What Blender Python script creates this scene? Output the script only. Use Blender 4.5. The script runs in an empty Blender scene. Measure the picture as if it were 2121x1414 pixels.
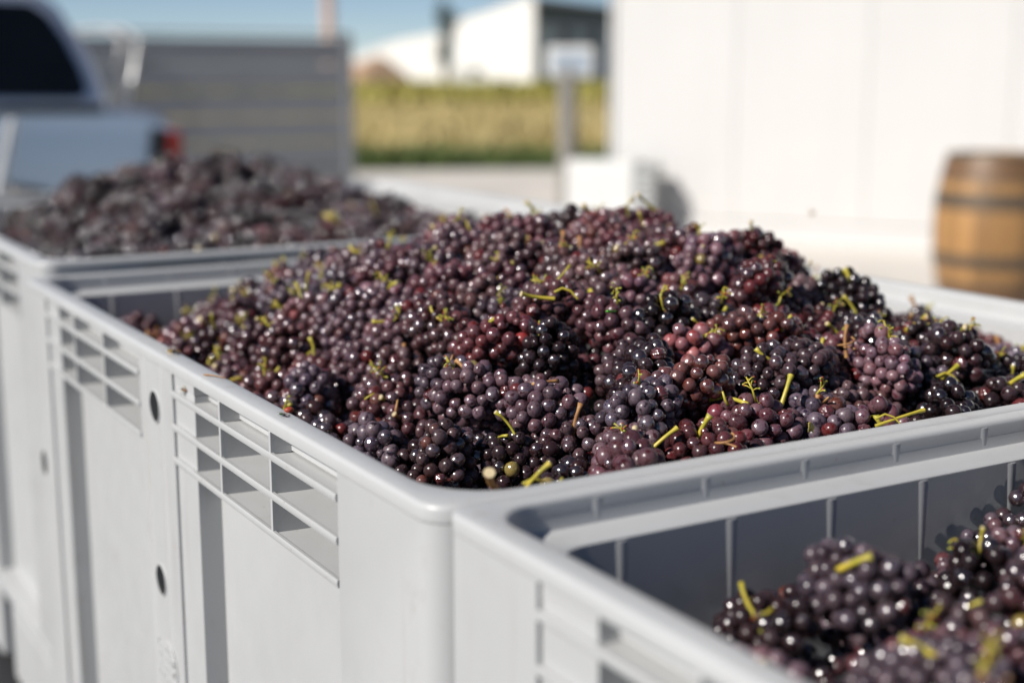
import bpy, bmesh, math, random
import numpy as np
from mathutils import Vector, Matrix, Quaternion

R = math.radians
random.seed(7)
rng = np.random.default_rng(7)
scene = bpy.context.scene
COL = scene.collection

# ------------------------------------------------------------------ camera, sky, sun, exposure
cam_d = bpy.data.cameras.new('camera')
cam = bpy.data.objects.new('camera', cam_d)
COL.objects.link(cam)
CAM = Vector((-0.393, -0.775, 0.272))
YAW, PITCH = 0.53, 0.187
fwd = Vector((math.sin(YAW) * math.cos(PITCH), math.cos(YAW) * math.cos(PITCH), -math.sin(PITCH)))
cam.location = CAM
cam.rotation_euler = fwd.to_track_quat('-Z', 'Y').to_euler()
cam_d.lens = 50.0
cam_d.sensor_width = 36.0
cam_d.clip_start = 0.02
cam_d.clip_end = 4000.0
cam_d.dof.use_dof = True
cam_d.dof.focus_distance = 1.17
cam_d.dof.aperture_fstop = 2.7
cam_d.dof.aperture_blades = 0
scene.camera = cam

SUN = Vector((-0.79, -0.04, 0.60)).normalized()
SUN_EL = math.asin(SUN.z)
SUN_AZ = math.atan2(SUN.x, SUN.y)

world = bpy.data.worlds.new('World')
scene.world = world
world.use_nodes = True
wn = world.node_tree
bg = wn.nodes['Background']
sky = wn.nodes.new('ShaderNodeTexSky')
sky.sky_type = 'NISHITA'
sky.sun_disc = False
sky.sun_elevation = SUN_EL
sky.sun_rotation = SUN_AZ % (2 * math.pi)
sky.air_density = 0.5
sky.dust_density = 0.0
sky.ozone_density = 0.6
wn.links.new(sky.outputs[0], bg.inputs[0])
bg.inputs[1].default_value = 0.070

sun_d = bpy.data.lights.new('sun', 'SUN')
sun_d.energy = 5.0
sun_d.angle = R(0.5)
sun_d.color = (1.0, 0.955, 0.89)
sun = bpy.data.objects.new('sun', sun_d)
COL.objects.link(sun)
sun.rotation_euler = SUN.to_track_quat('Z', 'Y').to_euler()

scene.view_settings.view_transform = 'Standard'
scene.view_settings.look = 'None'
scene.view_settings.exposure = 0.30
scene.view_settings.gamma = 1.0
scene.render.engine = 'CYCLES'
scene.cycles.use_denoising = True
scene.cycles.max_bounces = 8
scene.cycles.diffuse_bounces = 4
scene.cycles.glossy_bounces = 3
scene.cycles.transmission_bounces = 4
scene.cycles.sample_clamp_indirect = 6.0


# ------------------------------------------------------------------ helpers
def link(o, parent=None):
    COL.objects.link(o)
    if parent is not None:
        o.parent = parent
    return o


def tag(o, label=None, cat=None, group=None, kind=None):
    if label: o['label'] = label
    if cat: o['category'] = cat
    if group: o['group'] = group
    if kind: o['kind'] = kind
    return o


def empty(name, loc=(0, 0, 0), rz=0.0, label=None, cat=None, group=None):
    o = bpy.data.objects.new(name, None)
    o.empty_display_size = 0.05
    o.location = loc
    o.rotation_euler = (0, 0, rz)
    link(o)
    return tag(o, label, cat, group)


def finish(name, bm, mats, parent=None, smooth=False, bevel=0.0, seg=2, loc=None, angle=40):
    me = bpy.data.meshes.new(name)
    bmesh.ops.recalc_face_normals(bm, faces=bm.faces)
    bm.to_mesh(me)
    bm.free()
    if not isinstance(mats, (list, tuple)): mats = [mats]
    for m in mats: me.materials.append(m)
    o = bpy.data.objects.new(name, me)
    link(o, parent)
    if loc is not None: o.location = loc
    if smooth or bevel:
        me.polygons.foreach_set('use_smooth', [True] * len(me.polygons))
        if not smooth or smooth == 'auto':
            me.set_sharp_from_angle(angle=R(angle))
    if bevel:
        md = o.modifiers.new('bevel', 'BEVEL')
        md.width = bevel
        md.segments = seg
        md.limit_method = 'ANGLE'
        md.angle_limit = R(35)
        md.harden_normals = True
    return o


def box(bm, x0, x1, y0, y1, z0, z1, mat=0):
    vs = [bm.verts.new(p) for p in ((x0, y0, z0), (x1, y0, z0), (x1, y1, z0), (x0, y1, z0),
                                    (x0, y0, z1), (x1, y0, z1), (x1, y1, z1), (x0, y1, z1))]
    for f in ((0, 3, 2, 1), (4, 5, 6, 7), (0, 1, 5, 4), (1, 2, 6, 5), (2, 3, 7, 6), (3, 0, 4, 7)):
        bm.faces.new([vs[i] for i in f]).material_index = mat
    return vs


def prism(bm, pts, f0, f1, mat=0):
    """closed prism from a polygon; f0/f1 map a 2-D point to the two 3-D ends"""
    a = [bm.verts.new(f0(p)) for p in pts]
    b = [bm.verts.new(f1(p)) for p in pts]
    n = len(pts)
    bm.faces.new(a).material_index = mat
    bm.faces.new(b[::-1]).material_index = mat
    for i in range(n):
        bm.faces.new((a[i], b[i], b[(i + 1) % n], a[(i + 1) % n])).material_index = mat


def tube(bm, pts, rad, seg=8, mat=0, cap=True, capmat=None):
    pts = [Vector(p) for p in pts]
    if not isinstance(rad, (list, tuple)): rad = [rad] * len(pts)
    rings = []
    up = Vector((0.31, 0.2, 0.93))
    for i, p in enumerate(pts):
        t = (pts[min(i + 1, len(pts) - 1)] - pts[max(i - 1, 0)]).normalized()
        a = t.cross(up)
        if a.length < 1e-3: a = t.cross(Vector((1, 0, 0)))
        a.normalize()
        b = t.cross(a)
        rings.append([bm.verts.new(p + (a * math.cos(k * 2 * math.pi / seg) + b * math.sin(k * 2 * math.pi / seg)) * rad[i]) for k in range(seg)])
    for r0, r1 in zip(rings, rings[1:]):
        for k in range(seg):
            bm.faces.new((r0[k], r0[(k + 1) % seg], r1[(k + 1) % seg], r1[k])).material_index = mat
    if cap:
        bm.faces.new(rings[0][::-1]).material_index = mat
        bm.faces.new(rings[-1]).material_index = capmat if capmat is not None else mat
    return rings


def lathe(bm, prof, seg=32, centre=(0, 0), mat=0, cap=True):
    rings = []
    for r, z in prof:
        rings.append([bm.verts.new((centre[0] + r * math.cos(k * 2 * math.pi / seg), centre[1] + r * math.sin(k * 2 * math.pi / seg), z)) for k in range(seg)])
    for r0, r1 in zip(rings, rings[1:]):
        for k in range(seg):
            bm.faces.new((r0[k], r0[(k + 1) % seg], r1[(k + 1) % seg], r1[k])).material_index = mat
    if cap:
        bm.faces.new(rings[0][::-1]).material_index = mat
        bm.faces.new(rings[-1]).material_index = mat


def ellipsoid(bm, c, r, mat=0, sub=2, rot=None):
    m = Matrix.Translation(c)
    if rot is not None: m = m @ rot.to_4x4()
    m = m @ Matrix.Diagonal((r[0], r[1], r[2], 1))
    g = bmesh.ops.create_icosphere(bm, subdivisions=sub, radius=1.0, matrix=m)
    fs = set()
    for v in g['verts']:
        for f in v.link_faces: fs.add(f)
    for f in fs: f.material_index = mat; f.smooth = True


# ------------------------------------------------------------------ materials
def new_mat(name):
    m = bpy.data.materials.new(name)
    m.use_nodes = True
    nt = m.node_tree
    return m, nt, nt.nodes['Principled BSDF']


def N(nt, typ, **kw):
    n = nt.nodes.new(typ)
    for k, v in kw.items(): setattr(n, k, v)
    return n


def noise(nt, co, scale, detail=3.0, rough=0.55):
    n = N(nt, 'ShaderNodeTexNoise')
    n.inputs['Scale'].default_value = scale
    n.inputs['Detail'].default_value = detail
    n.inputs['Roughness'].default_value = rough
    if co is not None: nt.links.new(co, n.inputs['Vector'])
    return n.outputs['Fac']


def ramp(nt, fac, stops):
    r = N(nt, 'ShaderNodeValToRGB')
    els = r.color_ramp.elements
    while len(els) < len(stops): els.new(0.5)
    for e, (p, c) in zip(els, stops):
        e.position = p
        e.color = (*c, 1) if len(c) == 3 else c
    nt.links.new(fac, r.inputs[0])
    return r.outputs[0]


def mixc(nt, fac, a, b, blend='MIX'):
    m = N(nt, 'ShaderNodeMix', data_type='RGBA', blend_type=blend)
    for s, v in ((0, fac), (6, a), (7, b)):
        if isinstance(v, (int, float)): m.inputs[s].default_value = v
        elif isinstance(v, tuple): m.inputs[s].default_value = (*v, 1) if len(v) == 3 else v
        else: nt.links.new(v, m.inputs[s])
    return m.outputs[2]


def math_n(nt, op, a, b=None, c=None, clamp=False):
    m = N(nt, 'ShaderNodeMath', operation=op, use_clamp=clamp)
    for i, v in enumerate((a, b, c)):
        if v is None: continue
        if isinstance(v, (int, float)): m.inputs[i].default_value = v
        else: nt.links.new(v, m.inputs[i])
    return m.outputs[0]


def bump(nt, bs, h, strength=0.2, dist=0.001):
    b = N(nt, 'ShaderNodeBump')
    b.inputs['Strength'].default_value = strength
    b.inputs['Distance'].default_value = dist
    nt.links.new(h, b.inputs['Height'])
    nt.links.new(b.outputs[0], bs.inputs['Normal'])


ALB = 0.82   # keeps the bright surfaces right at exposure +0.3


def simple(name, col, rough=0.5, var=0.15, scale=8.0, metal=0.0, bmp=0.0, bdist=0.002, col2=None, coord='Object', stretch=None, spec=0.5):
    m, nt, bs = new_mat(name)
    col = tuple(c * ALB for c in col)
    if col2: col2 = tuple(c * ALB for c in col2)
    tc = N(nt, 'ShaderNodeTexCoord')
    co = tc.outputs[coord]
    if stretch:
        mp = N(nt, 'ShaderNodeMapping')
        mp.inputs['Scale'].default_value = stretch
        nt.links.new(co, mp.inputs['Vector'])
        co = mp.outputs[0]
    n1 = noise(nt, co, scale, 4)
    c2 = col2 or tuple(min(1, c * (1 + var)) for c in col)
    c1 = col if col2 else tuple(c * (1 - var) for c in col)
    nt.links.new(ramp(nt, n1, [(0.3, c1), (0.7, c2)]), bs.inputs['Base Color'])
    bs.inputs['Roughness'].default_value = rough
    bs.inputs['Metallic'].default_value = metal
    bs.inputs['Specular IOR Level'].default_value = spec
    if bmp: bump(nt, bs, noise(nt, co, scale * 3, 5), bmp, bdist)
    return m


def plastic_mat(name, col):
    m, nt, bs = new_mat(name)
    tc = N(nt, 'ShaderNodeTexCoord')
    co = tc.outputs['Object']
    big = noise(nt, co, 5.0, 4)
    c = ramp(nt, big, [(0.3, tuple(x * 0.95 for x in col)), (0.7, tuple(min(1, x * 1.04) for x in col))])
    # small brown juice and dust specks, sparse
    v = N(nt, 'ShaderNodeTexVoronoi')
    v.inputs['Scale'].default_value = 95.0
    nt.links.new(co, v.inputs['Vector'])
    spot = math_n(nt, 'LESS_THAN', v.outputs['Distance'], 0.085)
    sep = N(nt, 'ShaderNodeSeparateColor')
    nt.links.new(v.outputs['Color'], sep.inputs[0])
    some = math_n(nt, 'GREATER_THAN', sep.outputs[0], 0.84)
    spot = math_n(nt, 'MULTIPLY', spot, some)
    c = mixc(nt, math_n(nt, 'MULTIPLY', spot, 0.75), c, (0.30, 0.22, 0.14))
    # faint long scuffs and smears
    mp = N(nt, 'ShaderNodeMapping')
    mp.inputs['Scale'].default_value = (60, 60, 4)
    nt.links.new(co, mp.inputs['Vector'])
    sc = noise(nt, mp.outputs[0], 1.0, 5, 0.7)
    scm = ramp(nt, sc, [(0.60, (0, 0, 0)), (0.72, (1, 1, 1))])
    c = mixc(nt, math_n(nt, 'MULTIPLY', scm, 0.25), c, (0.48, 0.48, 0.47))
    nt.links.new(c, bs.inputs['Base Color'])
    # thin juice and dust streaks running down, and a few faint stains
    mp2 = N(nt, 'ShaderNodeMapping')
    mp2.inputs['Scale'].default_value = (38, 38, 2.2)
    nt.links.new(co, mp2.inputs['Vector'])
    drip = ramp(nt, noise(nt, mp2.outputs[0], 1.0, 4, 0.6), [(0.585, (0, 0, 0)), (0.66, (1, 1, 1))])
    pat = ramp(nt, noise(nt, co, 3.2, 3), [(0.46, (0, 0, 0)), (0.62, (1, 1, 1))])
    c = mixc(nt, math_n(nt, 'MULTIPLY', math_n(nt, 'MULTIPLY', drip, pat), 0.30), c, (0.30, 0.25, 0.21))
    st = ramp(nt, noise(nt, co, 19.0, 5, 0.7), [(0.60, (0, 0, 0)), (0.70, (1, 1, 1))])
    c = mixc(nt, math_n(nt, 'MULTIPLY', st, 0.16), c, (0.30, 0.24, 0.20))
    nt.links.new(c, bs.inputs['Base Color'])
    rr = noise(nt, co, 30.0, 4)
    rm = N(nt, 'ShaderNodeMapRange')
    rm.inputs['To Min'].default_value = 0.24
    rm.inputs['To Max'].default_value = 0.52
    nt.links.new(rr, rm.inputs['Value'])
    nt.links.new(rm.outputs[0], bs.inputs['Roughness'])
    bump(nt, bs, noise(nt, co, 420.0, 3), 0.12, 0.0006)
    return m


def berry_mat(name, use_attr):
    m, nt, bs = new_mat(name)
    tc = N(nt, 'ShaderNodeTexCoord')
    oi = N(nt, 'ShaderNodeObjectInfo')
    if use_attr:
        at = N(nt, 'ShaderNodeVertexColor', layer_name='berry')
        colr, alpha = at.outputs['Color'], at.outputs['Alpha']
        co = tc.outputs['Object']
    else:
        colr, alpha = oi.outputs['Color'], oi.outputs['Alpha']
        sh = N(nt, 'ShaderNodeVectorMath', operation='MULTIPLY_ADD')
        nt.links.new(oi.outputs['Random'], sh.inputs[0])
        sh.inputs[1].default_value = (13.0, 7.0, 29.0)
        nt.links.new(tc.outputs['Object'], sh.inputs[2])
        co = sh.outputs[0]
    n1 = noise(nt, co, 130.0, 3.5, 0.6)
    patch = ramp(nt, n1, [(0.38, (0.06, 0.06, 0.06)), (0.45, (0.8, 0.8, 0.8)), (0.62, (1, 1, 1))])
    n2 = noise(nt, co, 700.0, 2, 0.6)
    fine = ramp(nt, n2, [(0.30, (0.45, 0.45, 0.45)), (0.55, (1, 1, 1))])
    mask = math_n(nt, 'MULTIPLY', patch, fine)
    mask = math_n(nt, 'MULTIPLY', mask, alpha)
    bloomc = mixc(nt, 0.55, colr, (0.232, 0.166, 0.192))
    nb = noise(nt, co, 40.0, 2)
    basev = mixc(nt, math_n(nt, 'MULTIPLY', nb, 0.7), colr, mixc(nt, 1.0, colr, (1.9, 1.1, 0.8), 'MULTIPLY'))
    basev = mixc(nt, 1.0, basev, (0.52, 0.38, 0.40), 'MULTIPLY')
    c = mixc(nt, mask, basev, bloomc)
    # tiny dark lenticels
    v = N(nt, 'ShaderNodeTexVoronoi')
    v.inputs['Scale'].default_value = 420.0
    nt.links.new(co, v.inputs['Vector'])
    dot = math_n(nt, 'LESS_THAN', v.outputs['Distance'], 0.14)
    c = mixc(nt, math_n(nt, 'MULTIPLY', dot, 0.45), c, (0.03, 0.015, 0.015))
    nt.links.new(c, bs.inputs['Base Color'])
    rm = N(nt, 'ShaderNodeMapRange')
    rm.inputs['To Min'].default_value = 0.22
    rm.inputs['To Max'].default_value = 0.42
    nt.links.new(mask, rm.inputs['Value'])
    nt.links.new(rm.outputs[0], bs.inputs['Roughness'])
    bs.inputs['IOR'].default_value = 1.42
    # about a third of the berries are rubbed shiny or wet with juice
    rnd = math_n(nt, 'FRACT', math_n(nt, 'MULTIPLY', alpha, 91.7))
    wet = math_n(nt, 'LESS_THAN', rnd, 0.24)
    nt.links.new(math_n(nt, 'MULTIPLY_ADD', wet, 0.95, 0.05), bs.inputs['Coat Weight'])
    bs.inputs['Coat IOR'].default_value = 2.0 if not use_attr else 2.5
    bs.inputs['Coat Roughness'].default_value = 0.18 if not use_attr else 0.20
    if not use_attr:
        bs.inputs['Subsurface Weight'].default_value = 0.25
        bs.inputs['Subsurface Radius'].default_value = (1.0, 0.22, 0.12)
        bs.inputs['Subsurface Scale'].default_value = 0.004
    bump(nt, bs, n1, 0.10, 0.0006)
    return m


M = {}
M['plastic'] = plastic_mat('light_grey_plastic', (0.435, 0.44, 0.442))
M['plug'] = simple('black_rubber_plug', (0.012, 0.013, 0.014), 0.45)
M['berry'] = berry_mat('grape_skin', False)
M['berry_mass'] = berry_mat('grape_skin_mass', True)
M['stem'] = simple('green_stem', (0.34, 0.33, 0.03), 0.40, scale=120, col2=(0.62, 0.47, 0.06))
M['stem_brown'] = simple('brown_stem', (0.30, 0.13, 0.05), 0.55, scale=150, col2=(0.48, 0.26, 0.09))
M['cut'] = simple('cut_stem_end', (0.62, 0.50, 0.30), 0.6, scale=600)
M['green_nub'] = simple('green_pedicel', (0.30, 0.36, 0.04), 0.4, scale=200, col2=(0.50, 0.47, 0.08))
M['red_scrap'] = simple('shrivelled_red_skin', (0.28, 0.02, 0.015), 0.45, scale=260, col2=(0.50, 0.10, 0.04))
M['leaf'] = simple('dry_leaf', (0.42, 0.30, 0.05), 0.6, scale=90, col2=(0.55, 0.45, 0.10))
M['concrete'] = simple('pale_concrete', (0.66, 0.615, 0.56), 0.85, 0.10, 0.7, bmp=0.2)
M['field'] = None
M['grass_green'] = simple('green_grass', (0.07, 0.11, 0.02), 0.7, 0.3, 0.9)
M['grass_dry'] = simple('dry_grass', (0.42, 0.33, 0.13), 0.8, 0.2, 0.15, col2=(0.56, 0.46, 0.23))
M['crop'] = simple('yellow_green_crop', (0.27, 0.27, 0.05), 0.8, 0.2, 0.08, col2=(0.42, 0.36, 0.09))
M['white_wall'] = simple('white_wall_panel', (0.675, 0.662, 0.645), 0.55, 0.03, 0.8)
M['fence'] = simple('grey_fence_board', (0.27, 0.29, 0.325), 0.7, 0.08, 3.0, stretch=(0.4, 1, 3))
M['fence_post'] = simple('grey_fence_post', (0.28, 0.29, 0.31), 0.6, 0.06, 5.0)
M['galv'] = simple('galvanised_post', (0.32, 0.30, 0.27), 0.5, 0.08, 6.0, metal=0.3)
M['unit'] = simple('off_white_metal', (0.74, 0.74, 0.72), 0.45, 0.04, 4.0)
M['louvre'] = simple('grey_louvre', (0.30, 0.31, 0.31), 0.5, 0.05, 6.0)
M['oak'] = simple('oak_stave', (0.33, 0.165, 0.055), 0.5, 0.2, 5.0, stretch=(12, 12, 1.0), bmp=0.2, col2=(0.46, 0.26, 0.10))
M['oak_dark'] = simple('stained_oak', (0.20, 0.10, 0.04), 0.5, 0.2, 5.0, stretch=(12, 12, 1.0))
M['hoop'] = simple('dull_steel_hoop', (0.13, 0.095, 0.065), 0.5, 0.15, 9.0, metal=0.3)
M['truck'] = simple('silver_truck_paint', (0.74, 0.80, 0.90), 0.22, 0.03, 2.0, metal=0.7)
M['truck_dark'] = simple('black_trim', (0.012, 0.012, 0.014), 0.4)
M['chrome'] = simple('bright_trim', (0.80, 0.80, 0.80), 0.45, 0.02, metal=0.5)
M['glass_dark'] = simple('tinted_glass', (0.004, 0.005, 0.007), 0.06, spec=0.35)
M['tail_red'] = simple('red_tail_lens', (0.45, 0.012, 0.010), 0.15)
M['rubber'] = simple('tyre_rubber', (0.02, 0.02, 0.02), 0.8)
M['rim_metal'] = simple('wheel_metal', (0.5, 0.5, 0.5), 0.35, metal=0.8)
M['deck'] = simple('dark_steel_deck', (0.035, 0.035, 0.038), 0.6, 0.2, 5)
M['roof_grey'] = simple('grey_roof_sheet', (0.50, 0.52, 0.54), 0.4, 0.05, 1.0)
M['far_white'] = simple('far_white_wall', (0.84, 0.83, 0.81), 0.6, 0.03, 0.3)
M['far_blue'] = simple('shaded_side_and_plate_blue', (0.44, 0.52, 0.62), 0.6, 0.05, 0.3)  # white hall side's shade put into the colour; also the post's plate
M['far_dark'] = simple('far_dark_band', (0.06, 0.08, 0.10), 0.6, 0.1, 0.3)
M['pink'] = simple('pink_brick', (0.70, 0.48, 0.40), 0.8, 0.08, 1.0)
M['soil'] = simple('bare_soil', (0.52, 0.34, 0.22), 0.9, 0.15, 0.5)
M['bark'] = simple('bark', (0.12, 0.09, 0.06), 0.9)
M['tree_leaf'] = simple('dark_foliage', (0.025, 0.045, 0.018), 0.7, 0.4, 1.2)
M['hill'] = simple('hazy_hill_scrub', (0.14, 0.17, 0.16), 0.95, 0.2, 0.02)  # scrub lightened and greyed, distance haze put into the colour
M['w_yellow'] = simple('wasp_yellow', (0.75, 0.42, 0.02), 0.35, 0.05)
M['w_black'] = simple('insect_black', (0.01, 0.009, 0.008), 0.3)
M['w_green'] = simple('metallic_green', (0.06, 0.42, 0.03), 0.25, 0.3, 900, metal=0.7)
M['w_wing'] = simple('insect_wing', (0.45, 0.42, 0.36), 0.25, 0.1, 900)
M['w_brown'] = simple('insect_brown', (0.20, 0.09, 0.03), 0.4)


# ------------------------------------------------------------------ ground and setting
GZ = -1.14
m, nt, bs = new_mat('dry_field_soil')
tc = N(nt, 'ShaderNodeTexCoord')
co = tc.outputs['Object']
c = ramp(nt, noise(nt, co, 0.12, 5, 0.65), [(0.30, (0.30, 0.23, 0.09)), (0.5, (0.46, 0.36, 0.16)), (0.70, (0.40, 0.37, 0.10))])
c = mixc(nt, ramp(nt, noise(nt, co, 1.5, 4), [(0.4, (0, 0, 0)), (0.7, (0.5, 0.5, 0.5))]), c, (0.24, 0.22, 0.07))
nt.links.new(c, bs.inputs['Base Color'])
bs.inputs['Roughness'].default_value = 0.95
bump(nt, bs, noise(nt, co, 4.0, 5), 0.5, 0.05)
M['field'] = m

bm = bmesh.new()
S_ = 1500
vs = [bm.verts.new(p) for p in ((-S_, -S_, 0), (S_, -S_, 0), (S_, S_, 0), (-S_, S_, 0))]
bm.faces.new(vs)
o = finish('field', bm, M['field'], loc=(0, 0, GZ - 0.02))
tag(o, kind='structure')

# paved yard: everything on the near side of a line from (8.1, 18.3) to (11.6, 16.8)
bx, by = 8.1, 18.3
dx, dy = 0.925, -0.38
nx, ny = 0.38, 0.925          # away from the camera
def edge_pt(s, t=0.0): return (bx + dx * s + nx * t, by + dy * s + ny * t)
bm = bmesh.new()
pts = [edge_pt(-40), edge_pt(-20, 0.15), edge_pt(-5, -0.05), edge_pt(0), edge_pt(4, 0.1), edge_pt(12), edge_pt(45), (60, -30), (-30, -30)]
f = bm.faces.new([bm.verts.new((p[0], p[1], 0)) for p in pts])
o = finish('pavement', bm, M['concrete'], loc=(0, 0, GZ))
tag(o, kind='structure')


bm = bmesh.new()
bm.faces.new([bm.verts.new(p) for p in ((-30, -30, 0), (2.6, -30, 0), (3.4, 6.5, 0), (3.0, 9.6, 0), (-30, 9.2, 0))])
o = finish('asphalt_yard', bm, simple('dark_asphalt', (0.05, 0.05, 0.052), 0.9, 0.2, 6.0, bmp=0.4), loc=(0, 0, GZ + 0.004))
tag(o, kind='structure')


def blades(name, mat, n, srange, trange, h, w, kind_label):
    """many tapered blades of grass as one mesh"""
    s = rng.uniform(*srange, n); t = trange[0] + (trange[1] - trange[0]) * rng.random(n) ** 1.3
    X = bx + dx * s + nx * t; Y = by + dy * s + ny * t
    a = rng.uniform(0, math.pi, n)
    hh = h * rng.uniform(0.5, 1.25, n) * (1 + 0.35 * np.sin(s * 1.7) * np.cos(t * 0.9))
    ww = w * rng.uniform(0.6, 1.3, n)
    lx = rng.normal(0, 0.35, n) * hh; ly = rng.normal(0, 0.35, n) * hh
    V = np.zeros((n, 4, 3))
    ca, sa = np.cos(a) * ww, np.sin(a) * ww
    z = GZ - 0.02
    V[:, 0] = np.stack([X - ca, Y - sa, np.full(n, z)], -1)
    V[:, 1] = np.stack([X + ca, Y + sa, np.full(n, z)], -1)
    V[:, 2] = np.stack([X + ca * .6 + lx * .5, Y + sa * .6 + ly * .5, z + hh * .6], -1)
    V[:, 3] = np.stack([X + lx, Y + ly, z + hh], -1)
    me = bpy.data.meshes.new(name)
    me.vertices.add(4 * n); me.vertices.foreach_set('co', V.reshape(-1))
    me.loops.add(6 * n)
    idx = (np.arange(n)[:, None] * 4 + np.array([0, 1, 2, 0, 2, 3])[None]).reshape(-1)
    me.loops.foreach_set('vertex_index', idx)
    me.polygons.add(2 * n)
    me.polygons.foreach_set('loop_start', np.arange(2 * n) * 3)
    me.update(calc_edges=True)
    me.materials.append(mat)
    o = bpy.data.objects.new(name, me)
    link(o)
    return tag(o, kind_label, 'grass', kind='stuff')


blades('green_grass', M['grass_green'], 9000, (-6, 14), (0.02, 2.6), 0.30, 0.03, 'dark green grass verge along the far edge of the paved yard')
blades('dry_grass', M['grass_dry'], 16000, (-8, 30), (2.2, 45), 0.22, 0.06, 'dry golden grass covering the field beyond the yard')
blades('crop_field', M['crop'], 14000, (-25, 90), (42, 118), 0.75, 0.22, 'yellow green low crop at the far end of the field')

# far ridge
bm = bmesh.new()
prev = None
rows = []
for j in range(4):
    row = []
    for i in range(60):
        ang = R(-40 + i * 2.2)
        rr = 620 + j * 90
        hgt = (0, 5, 9, 11)[j] * (0.8 + 0.25 * math.sin(i * 0.35) + 0.12 * math.sin(i * 1.3 + j))
        row.append(bm.verts.new((rr * math.sin(ang), rr * math.cos(ang), GZ - 1 + hgt)))
    rows.append(row)
for r0, r1 in zip(rows, rows[1:]):
    for i in range(59): bm.faces.new((r0[i], r0[i + 1], r1[i + 1], r1[i]))
o = finish('hills', bm, M['hill'], smooth=True)
tag(o, kind='structure')


# ------------------------------------------------------------------ far things
def wallprism(name, poly2d, A, B, thick, mat, parent):
    """vertical wall from A to B (xy); poly2d in (0..1 along, z)"""
    A = Vector(A); B = Vector(B)
    d = B - A
    nrm = Vector((-d.y, d.x)).normalized() * thick
    bm = bmesh.new()
    prism(bm, poly2d, lambda p: (A.x + d.x * p[0], A.y + d.y * p[0], p[1]),
          lambda p: (A.x + d.x * p[0] + nrm.x, A.y + d.y * p[0] + nrm.y, p[1]))
    return finish(name, bm, mat, parent)


# winery hall with a lit gable and a shaded side
P1, P2, P3 = Vector((64.2, 120.3)), Vector((66.6, 109.7)), Vector((83.0, 121.0))
hall = empty('winery_hall', (66, 113, GZ), label='tall white hall with a lit gable wall and a blue grey shaded side', cat='building')
def inhall(o, e):
    o.location = -e.location
    return o
inhall(wallprism('gable_wall', [(0, GZ), (1, GZ), (1, 6.6), (0.93, 7.0), (0, 4.7)], P1, P2, 0.3, M['far_white'], hall), hall)
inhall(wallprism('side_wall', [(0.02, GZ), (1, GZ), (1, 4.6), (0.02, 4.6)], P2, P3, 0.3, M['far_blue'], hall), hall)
inhall(wallprism('fascia', [(0.02, 4.62), (1, 4.62), (1, 6.5), (0.02, 6.5)], P2, P3, 0.3, M['far_dark'], hall), hall)
inhall(wallprism('rear_wall', [(0, GZ), (1, GZ), (1, 4.6), (0, 4.6)], P1 + (P3 - P2), P1, 0.3, M['far_white'], hall), hall)
bm = bmesh.new()
q = [P1, P2, P3, P1 + (P3 - P2)]
zz = (4.75, 6.65, 6.55, 4.75)
a = [bm.verts.new((p.x, p.y, z)) for p, z in zip(q, zz)]
b = [bm.verts.new((p.x, p.y, z + 0.25)) for p, z in zip(q, zz)]
bm.faces.new(a[::-1]); bm.faces.new(b)
for i in range(4): bm.faces.new((a[i], a[(i + 1) % 4], b[(i + 1) % 4], b[i]))
inhall(finish('roof', bm, M['roof_grey'], hall), hall)
for k, (s0, s1, z0, z1) in enumerate([(0.30, 0.44, 1.9, 4.2), (0.62, 0.80, 1.9, 4.2)]):
    nn = Vector(((P3 - P2).y, -(P3 - P2).x)).normalized() * 0.06
    inhall(wallprism('window', [(s0, z0), (s1, z0), (s1, z1), (s0, z1)], P2 + nn, P3 + nn, 0.05, M['far_dark'], hall), hall)

hall2 = empty('low_hall', (62, 136, GZ), label='low white hall with a sloping roof beyond the field, left of the tall hall', cat='building')
Q1, Q2 = Vector((59.8, 133.5)), Vector((65.6, 124.0))
inhall(wallprism('front_wall', [(0, GZ), (1, GZ), (1, 3.9), (0.55, 3.2), (0.2, 2.0), (0.0, 1.2)], Q1, Q2, 0.4, M['far_white'], hall2), hall2)
off = Vector((4.0, 12.0))
inhall(wallprism('rear_wall', [(0, GZ), (1, GZ), (1, 3.9), (0.55, 3.2), (0.2, 2.0), (0.0, 1.2)], Q1 + off, Q2 + off, 0.4, M['far_white'], hall2), hall2)
bm = bmesh.new()
prf = [(0.0, 1.22), (0.2, 2.02), (0.55, 3.22), (1.0, 3.92)]
lo, hi = [], []
for s_, z in prf:
    p = Q1 + (Q2 - Q1) * s_
    lo.append((bm.verts.new((p.x, p.y, z)), bm.verts.new((p.x + off.x, p.y + off.y, z))))
    hi.append((bm.verts.new((p.x, p.y, z + 0.2)), bm.verts.new((p.x + off.x, p.y + off.y, z + 0.2))))
for i in range(3):
    bm.faces.new((lo[i][0], lo[i][1], lo[i + 1][1], lo[i + 1][0]))
    bm.faces.new((hi[i][0], hi[i + 1][0], hi[i + 1][1], hi[i][1]))
    bm.faces.new((lo[i][0], lo[i + 1][0], hi[i + 1][0], hi[i][0]))
    bm.faces.new((lo[i][1], hi[i][1], hi[i + 1][1], lo[i + 1][1]))
for i in (0, 3):
    bm.faces.new((lo[i][0], hi[i][0], hi[i][1], lo[i][1]))
inhall(finish('roof', bm, M['far_white'], hall2), hall2)

# distant chimney
ch = empty('chimney', (58.0, 135.5, GZ), label='pale pink chimney standing against the sky above the grey fence', cat='chimney')
bm = bmesh.new()
lathe(bm, [(0.75, 0), (0.62, 5), (0.52, 11.5), (0.60, 11.6), (0.60, 12.1), (0.50, 12.1)], 20)
finish('shaft', bm, M['pink'], ch, smooth='auto')
bm = bmesh.new()
lathe(bm, [(1.1, 0), (1.1, 0.5), (0.8, 0.6)], 20)
finish('base', bm, M['soil'], ch)

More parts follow.
